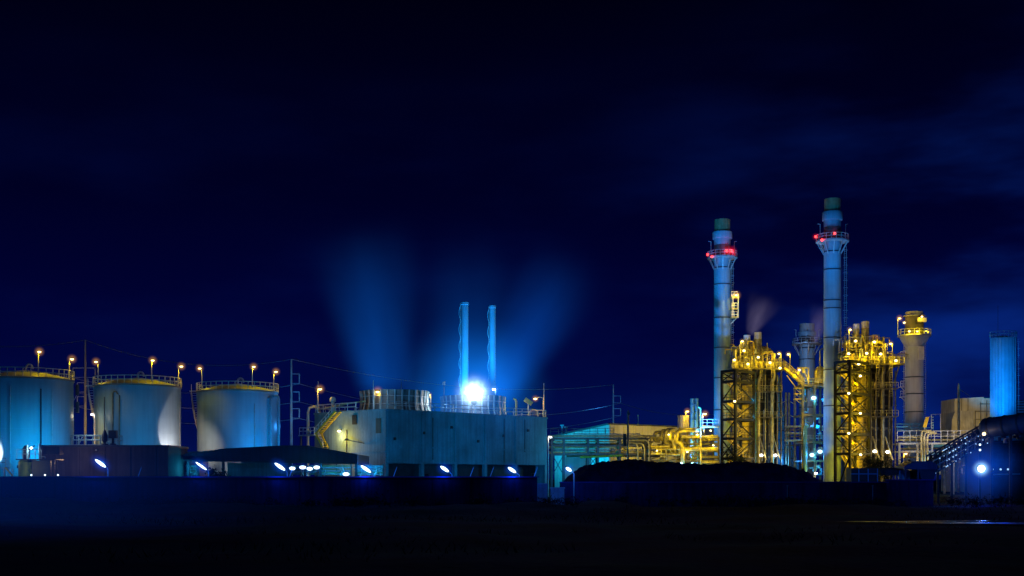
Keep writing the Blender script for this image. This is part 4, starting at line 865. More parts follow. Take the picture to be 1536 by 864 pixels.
# ------------------------------------------------------------------ chimneys
def ladder(root, q, z0, z1, dx, mat='steel', cage=True):
    p = V((q.x + dx, q.y - .3, 0)); mb = MB()
    for s in (-.22, .22): mb.tube([p + V((s, 0, z0)), p + V((s, 0, z1))], .035, 5)
    z = z0
    while z < z1: mb.tube([p + V((-.22, 0, z)), p + V((.22, 0, z))], .025, 5); z += .45
    if cage:
        z = z0 + 2
        while z < z1: mb.tube([p + V((.45 * math.cos(a), -.0 - .6 * math.sin(a), z)) for a in [PI * i / 8 for i in range(9)]], .03, 5); z += 1.5
    mb.build('ladder', mat, root)
def chimney(label, cx, Y, hw, top, cap, collar, neck, band, plat, pr, rings, beacons=(), hooks=True, base_hw=None, lad=None, cone=False, cap_mat='stack_cap', group='big exhaust stacks', shaft_mat='stack_blue'):
    s = Y / F; q = V((XX(cx, Y), Y, 0)); R = hw * s; RB = (base_hw or hw) * s; z = lambda y: ZZ(y, Y); t = thing('exhaust_stack', label, 'chimney', q, group)
    MB().lathe(q, [(RB * 1.08, 0), (RB, 1.0), (R, z(plat) - .02)], 48).build('shaft', shaft_mat, t)
    MB().lathe(q, [(R * 1.005, z(plat)), (R * 1.005, z(band))], 48).build('sooty_band', 'stack_dark', t)
    MB().lathe(q, [(R, z(band) + .005), (R, z(collar))], 48).build('neck', shaft_mat, t)
    MB().lathe(q, [(R * 1.16, z(collar) + .005), (R * 1.18, z(collar) + .1), (R * 1.18, z(cap) - .1), (R * 1.14, z(cap))], 48).build('collar', shaft_mat, t)
    rc = R * .96
    MB().lathe(q, [(rc, z(cap) + .005), (rc, z(top)), (rc - .15, z(top)), (rc - .16, z(top) - 1.5)], 48).build('cap', cap_mat, t)
    for y in rings: MB().lathe(q, [(R * 1.01, z(y)), (R * 1.06, z(y) + .04), (R * 1.06, z(y) + .22), (R * 1.01, z(y) + .26)], 48, open_=True).build('ring_flange', 'navy', t)
    PR = pr * s; zp = z(plat)
    pl = MB(); pl.lathe(q, [(R + .02, zp), (PR, zp), (PR, zp + .28), (R + .02, zp + .28)], 32, open_=True); pf = pl.build('platform', 'steel', t)
    n = 20; MB().rail([q + V((PR * .97 * math.cos(2 * PI * i / n), PR * .97 * math.sin(2 * PI * i / n), zp + .28)) for i in range(n)], 1.15, .06, 1.2, True).build('railing', 'steel', pf)
    if cone: MB().lathe(q, [(R * 1.01, zp - 2.2), (PR * .9, zp - .01)], 32, open_=True).build('support_cone', shaft_mat, t)
    else:
        for i in range(10): a = 2 * PI * i / 10 + .2; d = V((math.cos(a), math.sin(a), 0)); MB().bar(q + d * PR * .92 + V((0, 0, zp)), q + d * R + V((0, 0, zp - PR * .75)), .16).build('bracket', 'steel', pf)
    if hooks:
        for sd in (-1, 1):
            p = q + V((sd * PR * .78, -.4, zp + .3)); MB().tube([p, p + V((0, 0, 3.0)), p + V((sd * -.05, 0, 3.2)), p + V((sd * .5, 0, 3.3))], .07, 6).build('hook_post', 'steel', pf)
    for (x, y, dy, pw, rh) in beacons:
        b = P(x, y, Y + dy); e = bpy.data.objects.new('beacon', None); COL.objects.link(e); e.parent = t; e.location = b - parent_world(t)
        MB().ball(b, .24).build('lens', 'e_red', e); MB().tube([V((b.x, b.y, zp + .28)), b - V((0, 0, .2))], .05, 6).build('stem', 'dark', e)
        light(b - V((0, .4, 0)), RED, pw, e, .2); halo(b, rh, 'h_red', e)
    if lad: ladder(t, q, z(lad[0]), z(lad[1]), lad[2] * s)
    return t, q
S1, q1 = chimney('left of the two tallest blue stacks, with a sodium-lit side cage', 1083.5, 263, 12.3, 330, 348, 358.5, 0, 368, 388, 22.5, (403, 428, 478, 523, 568, 616), [(1097, 377, -2.4, 150, 1.5), (1061.5, 382, 0, 25, .7), (1090, 376.5, -2.6, 80, 1.2), (1068, 385, -2, 16, .4)], True, 12.6, (640, 392, 14.5))
S2, q2 = chimney('right and tallest blue stack, rising beside the right boiler frame', 1248.5, 247, 12.6, 299, 318, 331, 0, 341, 363.5, 24.5, (379, 406, 452, 464, 508, 556, 610), [(1223.5, 355, 0, 40, .9), (1233, 360, -2.2, 14, .4), (1252, 350, -2.0, 8, .0001)], True, 13.2, (560, 370, 19))
S3, q3 = chimney('shorter grey stack behind, between the two boilers', 1210.5, 300, 11.3, 486, 498, 503.5, 0, 505, 517, 22, (523, 540, 575, 612, 640), [], True, 12, None, False, 'stack')
S4, q4 = chimney('sodium-lit grey stack with a yellow railed crown, right of the boilers', 1371.5, 266, 13.6, 468, 474, 474.5, 0, 475, 505, 24.5, (567, 592, 619), [], False, 14.2, None, True, 'stack', shaft_mat='stack')
# side cage on the left tall stack
Y = 261
pf = bpy.data.objects.new('side_platform', None); COL.objects.link(pf); pf.parent = S1; pf.location = P(1101, 478, Y) - parent_world(S1)
for y in (446, 463, 476): MB().bbox((XX(1095.5, Y), Y - 1.2, ZZ(y, Y) - .1), (XX(1106.5, Y), Y + 1.2, ZZ(y, Y))).build('deck', 'yellow', pf)
for x in (1098, 1106): MB().bbox((XX(x, Y) - .1, Y - 1.15, ZZ(478, Y)), (XX(x, Y) + .1, Y - .95, ZZ(442, Y))).build('post', 'steel', pf)
for y in (446, 463, 476): MB().rail([P(1097, y, Y - 1.1), P(1106, y, Y - 1.1)], 1.2, .07, .6).build('railing', 'steel', pf)
MB().bar(P(1096, 486, Y), P(1105, 477, Y), .2).build('strut', 'steel', pf)
work_light(S1, 1104.5, 443, Y - 1.4, SODY, 230, 'e_sod', .24, 'h_sod', 1.3); light(P(1103, 456, Y - 2.2), SODY, 130, S1); light(P(1103, 471, Y - 2.2), SODY, 110, S1)
# crown, ladder platforms and lamps of the right grey stack
Y = 266
MB().bbox((XX(1371, Y), Y - 2.6, ZZ(485, Y)), (XX(1384, Y), Y - 2.0, ZZ(479, Y))).build('bright_panel', 'silencer', S4)
MB().bbox((XX(1373, Y), Y - 2.30, ZZ(541, Y)), (XX(1381, Y), Y - 1.95, ZZ(521, Y))).build('hatch_panel', 'silencer', S4)
for y in (536, 580, 595):
    MB().bbox((XX(1351, Y), Y - 1, ZZ(y, Y) - .1), (XX(1359, Y), Y + 1, ZZ(y, Y))).build('side_landing', 'steel', S4); MB().rail([P(1351, y, Y - .9), P(1358, y, Y - .9)], 1.2, .06, .6).build('side_railing', 'steel', S4); MB().bar(P(1352, y + 1, Y - .9), P(1358, y + 8, Y - .9), .12).build('side_strut', 'steel', S4)
ladder(S4, q4, 3, ZZ(507, Y), -15 * Y / F); ladder(S4, q4, 3, ZZ(507, Y), 14.8 * Y / F, cage=False)
for x, y, p_ in ((1356.5, 484, 200), (1383, 475, 130), (1364, 497, 160), (1376, 497, 180)): work_light(S4, x, y, Y - 3.2, SODY, p_, 'e_sod', .22, 'h_sod', .7)
light(P(1390, 497, Y - 3), SODY, 180, S4); light(P(1350, 499, Y - 3.5), SODY, 140, S4)
lamp_post('sodium lamp post on the crown of the grey right stack', 1349.5, 477, Y - 1, 505, 'lamps on the boiler tops', 1346.5, SOD, 160, R=1.0, z0=ZZ(505, Y) + .28)
flood('warm floodlight below the grey right stack', 1364, 690, 243, P(1371, 565, 266), (1, .66, .36), 36000, 36, .9, group='floodlights at the stacks', lens='e_yel')
for lb_, fx, fY, sx_, sY_ in (('blue floodlight left of the left tall stack', 32.5, 214, 44.7, 263), ('blue floodlight between boilers for the tallest stack', 48.5, 206, 63.9, 247)):
    fl = flood(lb_, 768 + fx * F / fY, 704, fY, V((sx_, sY_, 40 if fY < 210 else 37)), (0, .27, .90), 120000 if fY < 210 else 210000, 18, .9, group='floodlights at the stacks')
    light(V((fx - .5, fY, 5)), (0, .27, .90), 170000 if fY < 210 else 270000, fl, .2, 'SPOT', V((sx_, sY_, 53)), 16, .9)
    light(V((sx_ - 7.5, sY_ - 3.0, 4)), (0, .27, .90), 7000, fl, .2, 'SPOT', V((sx_ - .5, sY_, 13)), 46, .9)
    light(V((sx_ - 7.5, sY_ - 2.2, 5)), (0, .27, .90), 22000, fl, .2, 'SPOT', V((sx_ - .5, sY_, 26)), 40, .9)

# ------------------------------------------------------------------ boilers
def boiler(label, Y, dx, dy_px, k, frame_pts, frame_ys, seed, cas, deck, sil, upipe, vpipes, posts, lamps, low, floor_y=714):
    rnd = random.Random(seed)
    t = thing('boiler', label, 'boiler', (XX(cas[0], Y), Y, 0), 'boiler units')
    # -- casing behind the pipes
    x0, x1, yt, yb = cas
    MB().bbox((XX(x0, Y), Y + 4, 0), (XX(x1, Y), Y + 16, ZZ(yt, Y))).build('casing', 'casing', t)
    for y in range(int(yt) + 8, 706, 17): MB().bbox((XX(x0, Y) - .15, Y + 3.7, ZZ(y, Y)), (XX(x1, Y) + .15, Y + 3.995, ZZ(y, Y) + .4)).build('buckstay', 'pipe_dark', t)
    for x in (x0 + 1, (x0 * 2 + x1) / 3, (x0 + 2 * x1) / 3, x1 - 1): MB().bbox((XX(x, Y) - .2, Y + 3.3, 0), (XX(x, Y) + .2, Y + 3.65, ZZ(yt, Y))).build('casing_column', 'dark', t)
    # -- stair tower of dark steel
    a, b, c = frame_pts        # near corner, left corner, right corner: (x px, Y)
    A_, B_, C_ = [V((XX(p[0], p[1]), p[1], 0)) for p in (a, b, c)]; D_ = B_ + C_ - A_
    ft = bpy.data.objects.new('stair_tower', None); COL.objects.link(ft); ft.parent = t; ft.location = A_ - parent_world(t)
    zs = [ZZ(y, a[1]) for y in frame_ys]
    for p in (A_, B_, C_, D_): MB().box(p + V((0, 0, zs[0] / 2)), (.46, .46, zs[0]), .8).build('column', 'lattice', ft)
    for z in zs:
        for p, q in ((A_, B_), (A_, C_), (B_, D_), (C_, D_)): MB().bar(p + V((0, 0, z - .2)), q + V((0, 0, z - .2)), .34, .50).build('beam', 'lattice', ft)
    lv = zs + [0]
    for i in range(len(lv) - 1):
        hi, lo = lv[i] - .4, lv[i + 1]
        for (p, q) in ((A_, B_), (A_, C_)):
            if i == 0 or rnd.random() < .45:
                MB().bar(p + V((0, 0, hi)), q + V((0, 0, lo)), .17).build('brace', 'lattice', ft)
            pq = (p, q) if (i % 2 == 0) else (q, p)
            MB().bar(pq[0] + V((0, 0, lo)), pq[1] + V((0, 0, hi)), .20).build('brace', 'lattice', ft)
        # stair flights inside, two per storey
        m1, m2 = A_.lerp(C_, .18).lerp(B_.lerp(D_, .18), .35), A_.lerp(C_, .82).lerp(B_.lerp(D_, .82), .35)
        m3, m4 = A_.lerp(C_, .18).lerp(B_.lerp(D_, .18), .75), A_.lerp(C_, .82).lerp(B_.lerp(D_, .82), .75)
        md = (hi + lo) / 2
        if i > 0:
            for (p, q, zA, zB) in ((m1, m2, lo, md), (m4, m3, md, hi)):
                f = MB(); p_, q_ = p + V((0, 0, zA)), q + V((0, 0, zB)); side = V((-(q - p).y, (q - p).x, 0)).normalized() * .4
                f.bar(p_ - side, q_ - side, .1, .28); f.bar(p_ + side, q_ + side, .1, .28)
                for j in range(9): w_ = p_.lerp(q_, (j + .5) / 9); f.bar(w_ - side, w_ + side, .25, .05)
                f.build('stair_flight', 'gold', ft)
                MB().rail([p_ - side, q_ - side], 1.0, .05, .8).build('handrail', 'gold', ft)
            dk = MB(); dk.add([v + V((0, 0, lo + .02)) for v in (A_.lerp(C_, .8), C_, D_, B_.lerp(D_, .8))], [(0, 1, 2, 3)]); dk.build('landing', 'lattice', ft)
    for (x, y, yy) in low: work_light(ft, x, y, yy, SODY, 150, 'e_yel', .22, 'h_yel', .7)
    for i in range(len(lv) - 1):   # knee rails and grating edges on every storey, front and back
        for (p, q) in ((A_, B_), (A_, C_), (B_, D_), (C_, D_)):
            MB().rail([p + V((0, 0, lv[i + 1] + .05)), q + V((0, 0, lv[i + 1] + .05))], 1.1, .045, 1.2).build('storey_rail', 'pipe' if p is not A_ else 'lattice', ft)
    fx_ = A_ + V((4.2, -6.0, 0))
    for hh in range(4): light(fx_ + V((1.5 * (hh % 2), 0, 3 + 5.2 * hh)), SODY, 8500 if k == 2 else 4300, ft, .3, 'SPOT', A_.lerp(D_, .4) + V((0, 0, 3 + 5.4 * hh)), 62, .8)  # unseen sodium spots added before the tower to fill it with yellow
    # pale duct added as a lit backing behind the stair tower
    d0 = V((XX((b[0] + c[0]) / 2 + (6 if k == 1 else 5), D_.y + 3.5), D_.y + 3.5, 0)); R = 2.15
    MB().lathe(d0, [(R, 0), (R, zs[0] - 3), (R * .7, zs[0] - 1.2)], 28).build('backing_duct', 'gold', t)
    MB().tube([d0 + V((-.9, -2.45, 0)), d0 + V((-.9, -2.45, zs[0] - 5))], .22, 8).build('backing_duct_drain', 'pipe_dark', t)
    for i in range(6): MB().lathe(d0, [(R + .01, 3 + i * 3.6), (R + .12, 3.05 + i * 3.6), (R + .12, 3.3 + i * 3.6), (R + .01, 3.35 + i * 3.6)], 28, open_=True).build('backing_duct_ring', 'pipe_dark', t)
    for i in range(1, len(lv) - 1):   # unseen sodium light added under every storey for the flights
        m_ = A_.lerp(C_, .5).lerp(B_.lerp(D_, .5), .30); light(m_ + V((0, -.2, lv[i] - .9)), SODY, 130 if k == 2 else 60, ft, .2)
    # -- top deck
    e0, e1, ey = deck; zd = ZZ(ey, Y)
    MB().bbox((XX(e0, Y), Y - 2, zd - .3), (XX(e1, Y), Y + 12, zd)).build('top_deck', 'pipe_dark', t)
    MB().bbox((XX(e0 + 6, Y), Y - .5, zd + 2.6), (XX(e1 - 22, Y), Y + 10, zd + 2.75)).build('upper_deck', 'pipe_dark', t)
    MB().rail([(XX(e0, Y), Y - 1.9, zd), (XX(e1, Y), Y - 1.9, zd), (XX(e1, Y), Y + 11, zd)], 1.2, .07, 1.0).build('railing', 'pipe', t)
    MB().rail([(XX(e0 + 6, Y), Y - .4, zd + 2.75), (XX(e1 - 22, Y), Y - .4, zd + 2.75)], 1.2, .07, 1.0).build('railing', 'pipe', t)
    for i in range(7): x = e0 + 3 + i * (e1 - e0 - 6) / 6; MB().bar(P(x, ey + 2, Y - 1.6), (XX(x, Y), Y + 3.6, zd - 3.5), .2).build('deck_bracket', 'pipe_dark', t)
    for i in range(5): x = e0 + 8 + i * (e1 - e0 - 34) / 4; MB().bbox((XX(x, Y) - .12, Y - .4, zd), (XX(x, Y) + .12, Y - .16, zd + 2.6)).build('deck_post', 'pipe', t)
    # steam drums
    for dxx, z, r in ((0, 1.3, 1.0), (5, 4.2, .85)):
        L_ = (e1 - e0 - 38) * Y / F; o = V((XX(e0 + 10 + dxx, Y), Y + 3.0, zd + z))
        MB().lathe(o, [(.1, -.75), (r * .7, -.5), (r, 0), (r, L_), (r * .7, L_ + .5), (.1, L_ + .75)], 24, 'x').build('steam_drum', 'pipe', t)
    # silencers
    for (x, ytop, ycap, hw, ybot) in sil:
        s = Y / F; q = V((XX(x, Y), Y + 2.2, 0)); sl = MB(); sl.lathe(q, [(hw * s * .95, ZZ(ybot, Y)), (hw * s * .95, ZZ(ycap, Y) - .02)], 24); so_ = sl.build('silencer', 'pipe', t)
        MB().lathe(q, [(hw * s * 1.02, ZZ(ycap, Y)), (hw * s * 1.02, ZZ(ytop, Y)), (hw * s * .8, ZZ(ytop, Y) + .02)], 24).build('silencer_cap', 'silencer', so_)
        for kk in range(8): a_ = 2 * PI * kk / 8; d_ = V((math.cos(a_), math.sin(a_), 0)) * hw * s * 1.0; MB().tube([q + d_ + V((0, 0, ZZ(ybot, Y))), q + d_ + V((0, 0, ZZ(ycap, Y)))], .05, 5).build('rib', 'pipe', so_)
    # inverted-U header and vertical pipes
    for pts, r in upipe: MB().tube([P(x, y, Y + d_) for x, y, d_ in pts], r, 10).build('header_pipe', 'pipe', t)
    for (x, yt_, r, mt, jog) in vpipes:
        yy = Y + 1.2
        if jog: pts = [P(x + jog, yt_ - 14, yy), P(x + jog, yt_ - 4, yy), P(x, yt_ + 4, yy), V((XX(x, yy), yy, 0))]
        else: pts = [P(x, yt_, yy), V((XX(x, yy), yy, 0))]
        vp = MB().tube(pts, r, 10).build('riser_pipe', mt, t)
        for kk in range(4):
            y = yt_ + 20 + 33 * kk
            if y < 705: MB().lathe(V((XX(x, yy), yy, ZZ(y, yy))), [(r + .01, 0), (r + .10, .03), (r + .10, .25), (r + .01, .28)], 14, open_=True).build('pipe_flange', mt, vp)
    for i in range(9):
        x = e0 + 8 + i * (e1 - e0 - 34) / 8 + rnd.uniform(-1, 1); h = rnd.uniform(3.2, 5.6); yy = Y + rnd.uniform(-1.2, 2.0)
        MB().tube([(XX(x, yy), yy, zd), (XX(x, yy), yy, zd + h)], rnd.uniform(.10, .22), 8).build('vent_pipe', rnd.choice(['pipe', 'riser', 'pipe_dark', 'gold']), t)
    for i in range(4):
        x = e0 + 10 + i * (e1 - e0 - 30) / 3; q0 = V((XX(x, Y), Y - 1.95, zd - 6.5)); lb_ = MB()
        for sd in (-.25, .25): lb_.tube([q0 + V((sd, 0, 0)), q0 + V((sd, 0, 7.6))], .05, 5)
        for r_ in range(17): lb_.tube([q0 + V((-.25, 0, .2 + .45 * r_)), q0 + V((.25, 0, .2 + .45 * r_))], .035, 5)
        lb_.build('ladder', 'pipe', t)
    for dz in (-1.6, -3.4):
        MB().bbox((XX(x0 - 2, Y), Y - .3, zd + dz * 3), (XX(x1 + 1, Y), Y + 3.2, zd + dz * 3 + .14)).build('walkway', 'pipe_dark', t); MB().rail([(XX(x0 - 2, Y), Y - .25, zd + dz * 3 + .14), (XX(x1 + 1, Y), Y - .25, zd + dz * 3 + .14)], 1.1, .05, 1.2).build('walkway_rail', 'pipe', t)
    # clutter of small pipes, valves and cabinets on the decks
    for i in range(88):
        x = rnd.uniform(e0 + 4, e1 - 4); up = rnd.random() < .6 and x < e1 - 24; z = zd + (2.75 if up else 0); d_ = rnd.uniform(-1.5, 4) if not up else rnd.uniform(-.2, 5)
        h = rnd.uniform(.6, 3.3) * (1 if x < e1 - 20 else .7); q = V((XX(x, Y), Y + d_, z)); w_ = rnd.choice((-1, 1)) * rnd.uniform(.3, 2.0)
        MB().tube([q, q + V((0, 0, h * .92)), q + V((w_ * .15, 0, h)), q + V((w_, rnd.uniform(-.3, .3), h)), q + V((w_, 0, h * rnd.uniform(.2, .6)))], rnd.uniform(.05, .15), 6).build('pipe', rnd.choice(['pipe', 'pipe', 'steel', 'yellow', 'pipe_dark']), t)
    for i in range(26):
        x = rnd.uniform(e0 + 4, e1 - 4); z = zd + rnd.choice((.5, 1.0, 1.6, 3.3)); q = V((XX(x, Y), Y + rnd.uniform(-1.5, 3), z if x < e1 - 24 else min(z, zd + 1.2)))
        vb = MB(); r = rnd.uniform(.18, .38); vb.ball(q, r, 1, .8, .9, 10); vb.tube([q, q + V((0, 0, r * 2.2))], r * .25, 6); vb.tube([q + V((r * .8 * math.cos(2 * PI * j / 10), r * .8 * math.sin(2 * PI * j / 10), r * 2.2)) for j in range(10)], r * .14, 5, True); vb.build('valve', rnd.choice(['pipe', 'steel', 'pipe_dark', 'yellow']), t)
    for i in range(8):
        x = rnd.uniform(e0 + 5, e1 - 8); MB().box((XX(x, Y), Y + rnd.uniform(-1.2, 2), zd + .6), (rnd.uniform(.5, 1.1), .5, 1.2)).build('cabinet', rnd.choice(['pipe', 'steel', 'pipe_dark']), t)
    for i in range(6):   # thin conduits down the casing
        x = rnd.uniform(x0 + 2, x1 - 1); yy = Y + rnd.uniform(1.6, 3.1); y0_ = yt + rnd.uniform(0, 60); jx = rnd.uniform(-3, 3); ym = y0_ + rnd.uniform(20, 60)
        MB().tube([P(x, y0_, yy), P(x, ym, yy), P(x + jx, ym + 2, yy), P(x + jx, min(ym + rnd.uniform(20, 90), 712), yy)], rnd.uniform(.05, .11), 6).build('conduit', rnd.choice(['pipe', 'pipe_dark', 'steel']), t)
    for (x, y, dd, p_) in lamps: work_light(t, x, y, Y + dd, SODY, p_ * 1.3, 'e_yel', .23, 'h_yel', .75)
    for i, (lb, lx, ly, px, by) in enumerate(posts): lamp_post(lb, lx, ly, Y - 1.2, by, 'lamps on the boiler tops', px, SODY, 170, 'e_yel', 'h_yel', .8, 'pipe', .24, z0=ZZ(by, Y))
    return t
B1 = boiler('left boiler, yellow-lit, with dark stair tower beside the left tall stack', 258, 0, 0, 1, ((1103, 250), (1083, 253), (1131, 256)), (554, 570, 600, 627, 656, 686), 11, (1122, 1172, 560, 714), (1096, 1176, 553),
    [(1123.5, 501, 508, 5, 545), (1140, 497, 507, 5.6, 548)], [([(1144, 531, -1), (1146, 528, -1), (1157, 527, -1), (1160, 530, -1), (1160, 556, -1)], .35)],
    [(1138, 566, .34, 'pipe', 3), (1158, 570, .40, 'pipe', 3), (1132.5, 560, .26, 'silo', 0), (1148, 562, .12, 'pipe', 0), (1166, 562, .16, 'riser', 0), (1172, 558, .16, 'riser', 0)],
    [('sodium lamp post at the top left of the left boiler', 1113.5, 511.5, 1111, 545), ('lamp post right of the silencers on the left boiler', 1168.5, 530, 1171.5, 553), ('rightmost lamp post on the left boiler, at the stair head', 1182.5, 531, 1185, 553)],
    [(1116, 526, -1.5, 170), (1101.5, 540, -2.2, 170), (1137.5, 536, -2.3, 190), (1155, 544, -2.3, 190), (1170, 552, -2.4, 130), (1122, 546, -2.4, 140)], [(1102, 602, 248.6)])
B2 = boiler('right boiler, brightest yellow, with dark stair tower beside the tallest stack', 239, 0, 0, 2, ((1275, 232), (1253, 235), (1304.5, 237.5)), (540, 556, 588, 618, 649, 679), 23, (1296, 1346, 550, 714), (1262, 1352, 546),
    [(1289, 484, 491, 4.6, 535), (1302.5, 480, 490, 5.6, 540)], [([(1313, 516, -1), (1315, 513, -1), (1323, 512.5, -1), (1326, 515, -1), (1326, 548, -1)], .35), ([(1307.5, 512, -1.6), (1307.5, 552, -1.6)], .18)],
    [(1324, 560, .34, 'pipe', 2), (1306, 556, .22, 'pipe', 0), (1314, 560, .12, 'pipe', 0), (1334, 560, .2, 'riser', 0), (1343, 556, .14, 'riser', 0)],
    [('sodium lamp post left of the silencers on the right boiler', 1275, 494, 1273.5, 530), ('lamp post at the right end of the right boiler deck', 1336, 515, 1338.5, 545)],
    [(1283.5, 511.5, -1.5, 190), (1311.5, 513, -1.5, 210), (1273, 530.5, -2.4, 220), (1300, 530, -2.4, 240), (1321, 531, -2.4, 220), (1344, 541, -2.3, 150), (1288, 546, -2.4, 150)],
    [(1290.5, 564, 233.5), (1273.2, 590, 230.6), (1290.5, 620, 233.5), (1273.2, 650, 230.6), (1291, 682, 233.5)])
# unseen sodium fill added inside, work lights at the feet
for (x, y, Y, c_, p_, par) in [(1092, 580, 258, SODY, 260, B1), (1110, 585, 249.5, SODY, 160, B1), (1095, 612, 254, SODY, 220, B1), (1095, 690, 252, SODY, 200, B1), (1118, 650, 250, SODY, 110, B1), (1262, 570, 237.5, SODY, 300, B2), (1285, 575, 238, SODY, 300, B2), (1278, 605, 238.0, SODY, 320, B2), (1278, 635, 238.0, SODY, 320, B2), (1278, 665, 238.0, SODY, 320, B2), (1278, 700, 238.0, SODY, 240, B2), (1262, 630, 233.8, SODY, 200, B2), (1262, 680, 233.8, SODY, 200, B2), (1150, 545, 262, SODY, 200, B1), (1310, 530, 243, SODY, 260, B2)]: light(P(x, y, Y), c_, p_ * .8, par, .3)
for par, x, y, Y in ((B1, 1142, 683, 256), (B1, 1163, 683, 256), (B2, 1312, 677, 236.5), (B2, 1331.5, 678, 236.5), (B1, 1124, 688, 255)): work_light(par, x, y, Y, (1, .66, .14), 110 if x != 1124 else 60, 'e_wht', .30 if x != 1124 else .2, 'h_yel', .9)
for par, x, Y in ((B1, 1142, 256), (B1, 1163, 256), (B2, 1312, 236.5), (B2, 1331, 236.5)): MB().bar(P(x - 3, 655, Y + 1.5), P(x + 8, 690, Y - 1.0), .2).build('foot_brace', 'pipe', par)
light(P(1132, 600, 255.5), CYA, 60, B1); light(P(1131.5, 625, 255.5), CYA, 60, B1)

# blue tapered duct and twin vents between the boilers
Y = 266
t = thing('tapered_duct', 'blue-lit tapering duct between the left boiler and the middle frame', 'duct', (XX(1178, Y), Y, 0))
p0 = [P(1166, 560, Y), P(1171, 575, Y), P(1176, 620, Y), P(1186, 660, Y), P(1198, 696, Y), V((XX(1198, Y), Y, 0)), V((XX(1166, Y), Y, 0))]
MB().prism(p0, (0, 5, 0)).build('duct', 'silo', t)
for y in (590, 604, 618, 632, 646, 660, 674, 688): MB().bar(P(1166, y, Y - .1), P(1169 + max(0, (y - 575)) ** 1.35 / 26, y, Y - .1), .15).build('stiffener', 'navy', t)
for x in (1171, 1177, 1184): MB().bar(P(x, 575 + (x - 1171) * 5, Y - .16), P(x, 700, Y - .16), .15).build('stiffener', 'navy', t)
light(P(1176, 690, 259), BLU, 900, t, .4)
t = thing('twin_vent', 'pair of thin grey vent pipes with side arms between the boilers', 'vent pipes', (XX(1181, 262), 262, 0))
for x in (1179, 1183.5): MB().tube([(XX(x, 262), 262, 0), P(x, 589, 262)], .22, 8).build('vent_pipe', 'pipe', t)
for y in (600, 620):
    for sx_ in (-1, 1): MB().bar(P(1181 + 3 * sx_, y + 2, 261.8), P(1181 + 11 * sx_, y + (6 if sx_ > 0 else 5), 261.8), .14).build('side_arm', 'pipe', t)
t = thing('pipe_bundle', 'bundle of level grey pipes between the vents and the middle frame', 'pipes', (XX(1195, 258), 258, 0))
for i, y in enumerate((640, 645, 650, 655, 661, 668)): MB().tube([P(1177, y, 258 + i % 2), P(1209, y, 258 + i % 2)], (.22, .16, .2, .14, .24, .12)[i], 8).build('pipe', ('pipe', 'pipe_dark')[i % 2], t)
for x in (1186, 1204): MB().bbox((XX(x, 258) - .15, 258.8, 0), (XX(x, 258) + .15, 259.1, ZZ(636, 258))).build('post', 'dark', t)
light(P(1193, 648, 252), (1, .75, .5), 120, t)

# ------------------------------------------------------------------ middle frame with cyan lamps, stair bridge, vessel
Y = 252
t = thing('process_frame', 'open steel frame lit cyan inside, left of the tallest stack', 'steel frame', (XX(1223, Y), Y, 0))
cols_beams(t, (1204, 1222, 1243), (577, 621, 662, 690), Y, 7, 'pipe_dark', .42)
for y in (577, 662): MB().bbox((XX(1203, Y), Y + .3, ZZ(y, Y) + .01), (XX(1244, Y), Y + 7, ZZ(y, Y) + .12)).build('floor', 'pipe_dark', t)
MB().rail([P(1204, 576.4, Y - .1), P(1243, 576.4, Y - .1)], 1.2, .07, 1.1).build('railing', 'pipe', t)
MB().rail([P(1204, 661.4, Y - .1), P(1243, 661.4, Y - .1)], 1.1, .06, 1.1).build('railing', 'steel', t)
MB().tube([P(1208, 714, Y - .5), P(1208, 644, Y - .5), P(1209, 640, Y - .5), P(1212, 639, Y - .3)], .4, 10).build('bent_pipe', 'silo', t)
rnd = random.Random(9)
for i in range(46):
    x = rnd.uniform(1206, 1241); lev = rnd.choice(((580, 618), (580, 618), (624, 660), (624, 660), (664, 688), (692, 712))); y = rnd.uniform(*lev); d_ = rnd.uniform(.3, 5); l = rnd.uniform(4, 14)
    y2 = max(lev[0], min(lev[1], y + rnd.choice((-1, 1)) * l))
    MB().tube([P(x, y, Y + d_), P(x, y2, Y + d_), P(x + rnd.uniform(-8, 8), y2, Y + d_)], rnd.uniform(.06, .22), 6).build('pipe', rnd.choice(['pipe', 'steel', 'silo', 'pipe_dark']), t)
for i in range(10): MB().ball(P(rnd.uniform(1207, 1240), rnd.choice((600, 640, 652, 678, 700)), Y + rnd.uniform(0, 3)), rnd.uniform(.3, .6), 1, .8, 1, 10).build('valve', rnd.choice(['steel', 'silo']), t)
for (x, y, s, p_) in ((1220.5, 597, .42, 420), (1218, 682.5, .4, 260), (1230, 677.5, .42, 300)): work_light(t, x, y, Y - .6, CYA, p_, 'e_cya', s, 'h_wht', 1.3)
for (x, y, c_, p_) in ((1232, 592, BLU, 320), (1228, 640, CYA, 300), (1214, 636, BLU, 200), (1226, 705, CYA, 220), (1236, 612, BLU, 260)): light(P(x, y, Y + 1.5), c_, p_, t, .3)
work_light(t, 1224, 710, Y - 1, (1, .9, .7), 80, 'e_wht', .25, 'h_yel', .5)
MB().bbox((XX(1203, Y), Y - .4, ZZ(560, Y)), (XX(1206, Y), Y - .2, ZZ(553, Y))).build('sign_panel', 'pipe', t)
for x in (1197, 1212): MB().bbox((XX(x, Y) - .12, Y - .6, ZZ(577, Y)), (XX(x, Y) + .12, Y - .36, ZZ(552, Y))).build('gantry_post', 'pipe', t)
MB().bar(P(1196, 552, Y - .5), P(1213, 552, Y - .5), .25).build('gantry_beam', 'pipe', t); MB().bar(P(1206, 554, Y - .5), P(1212, 570, Y - .5), .18).build('gantry_brace', 'pipe', t)
work_light(t, 1199, 555, Y - 1.2, SODY, 240, 'e_sod', .25, 'h_sod', .9); light(P(1215, 566, Y - 2.5), SODY, 260, t); light(P(1234, 560, Y - 2), SODY, 160, t)
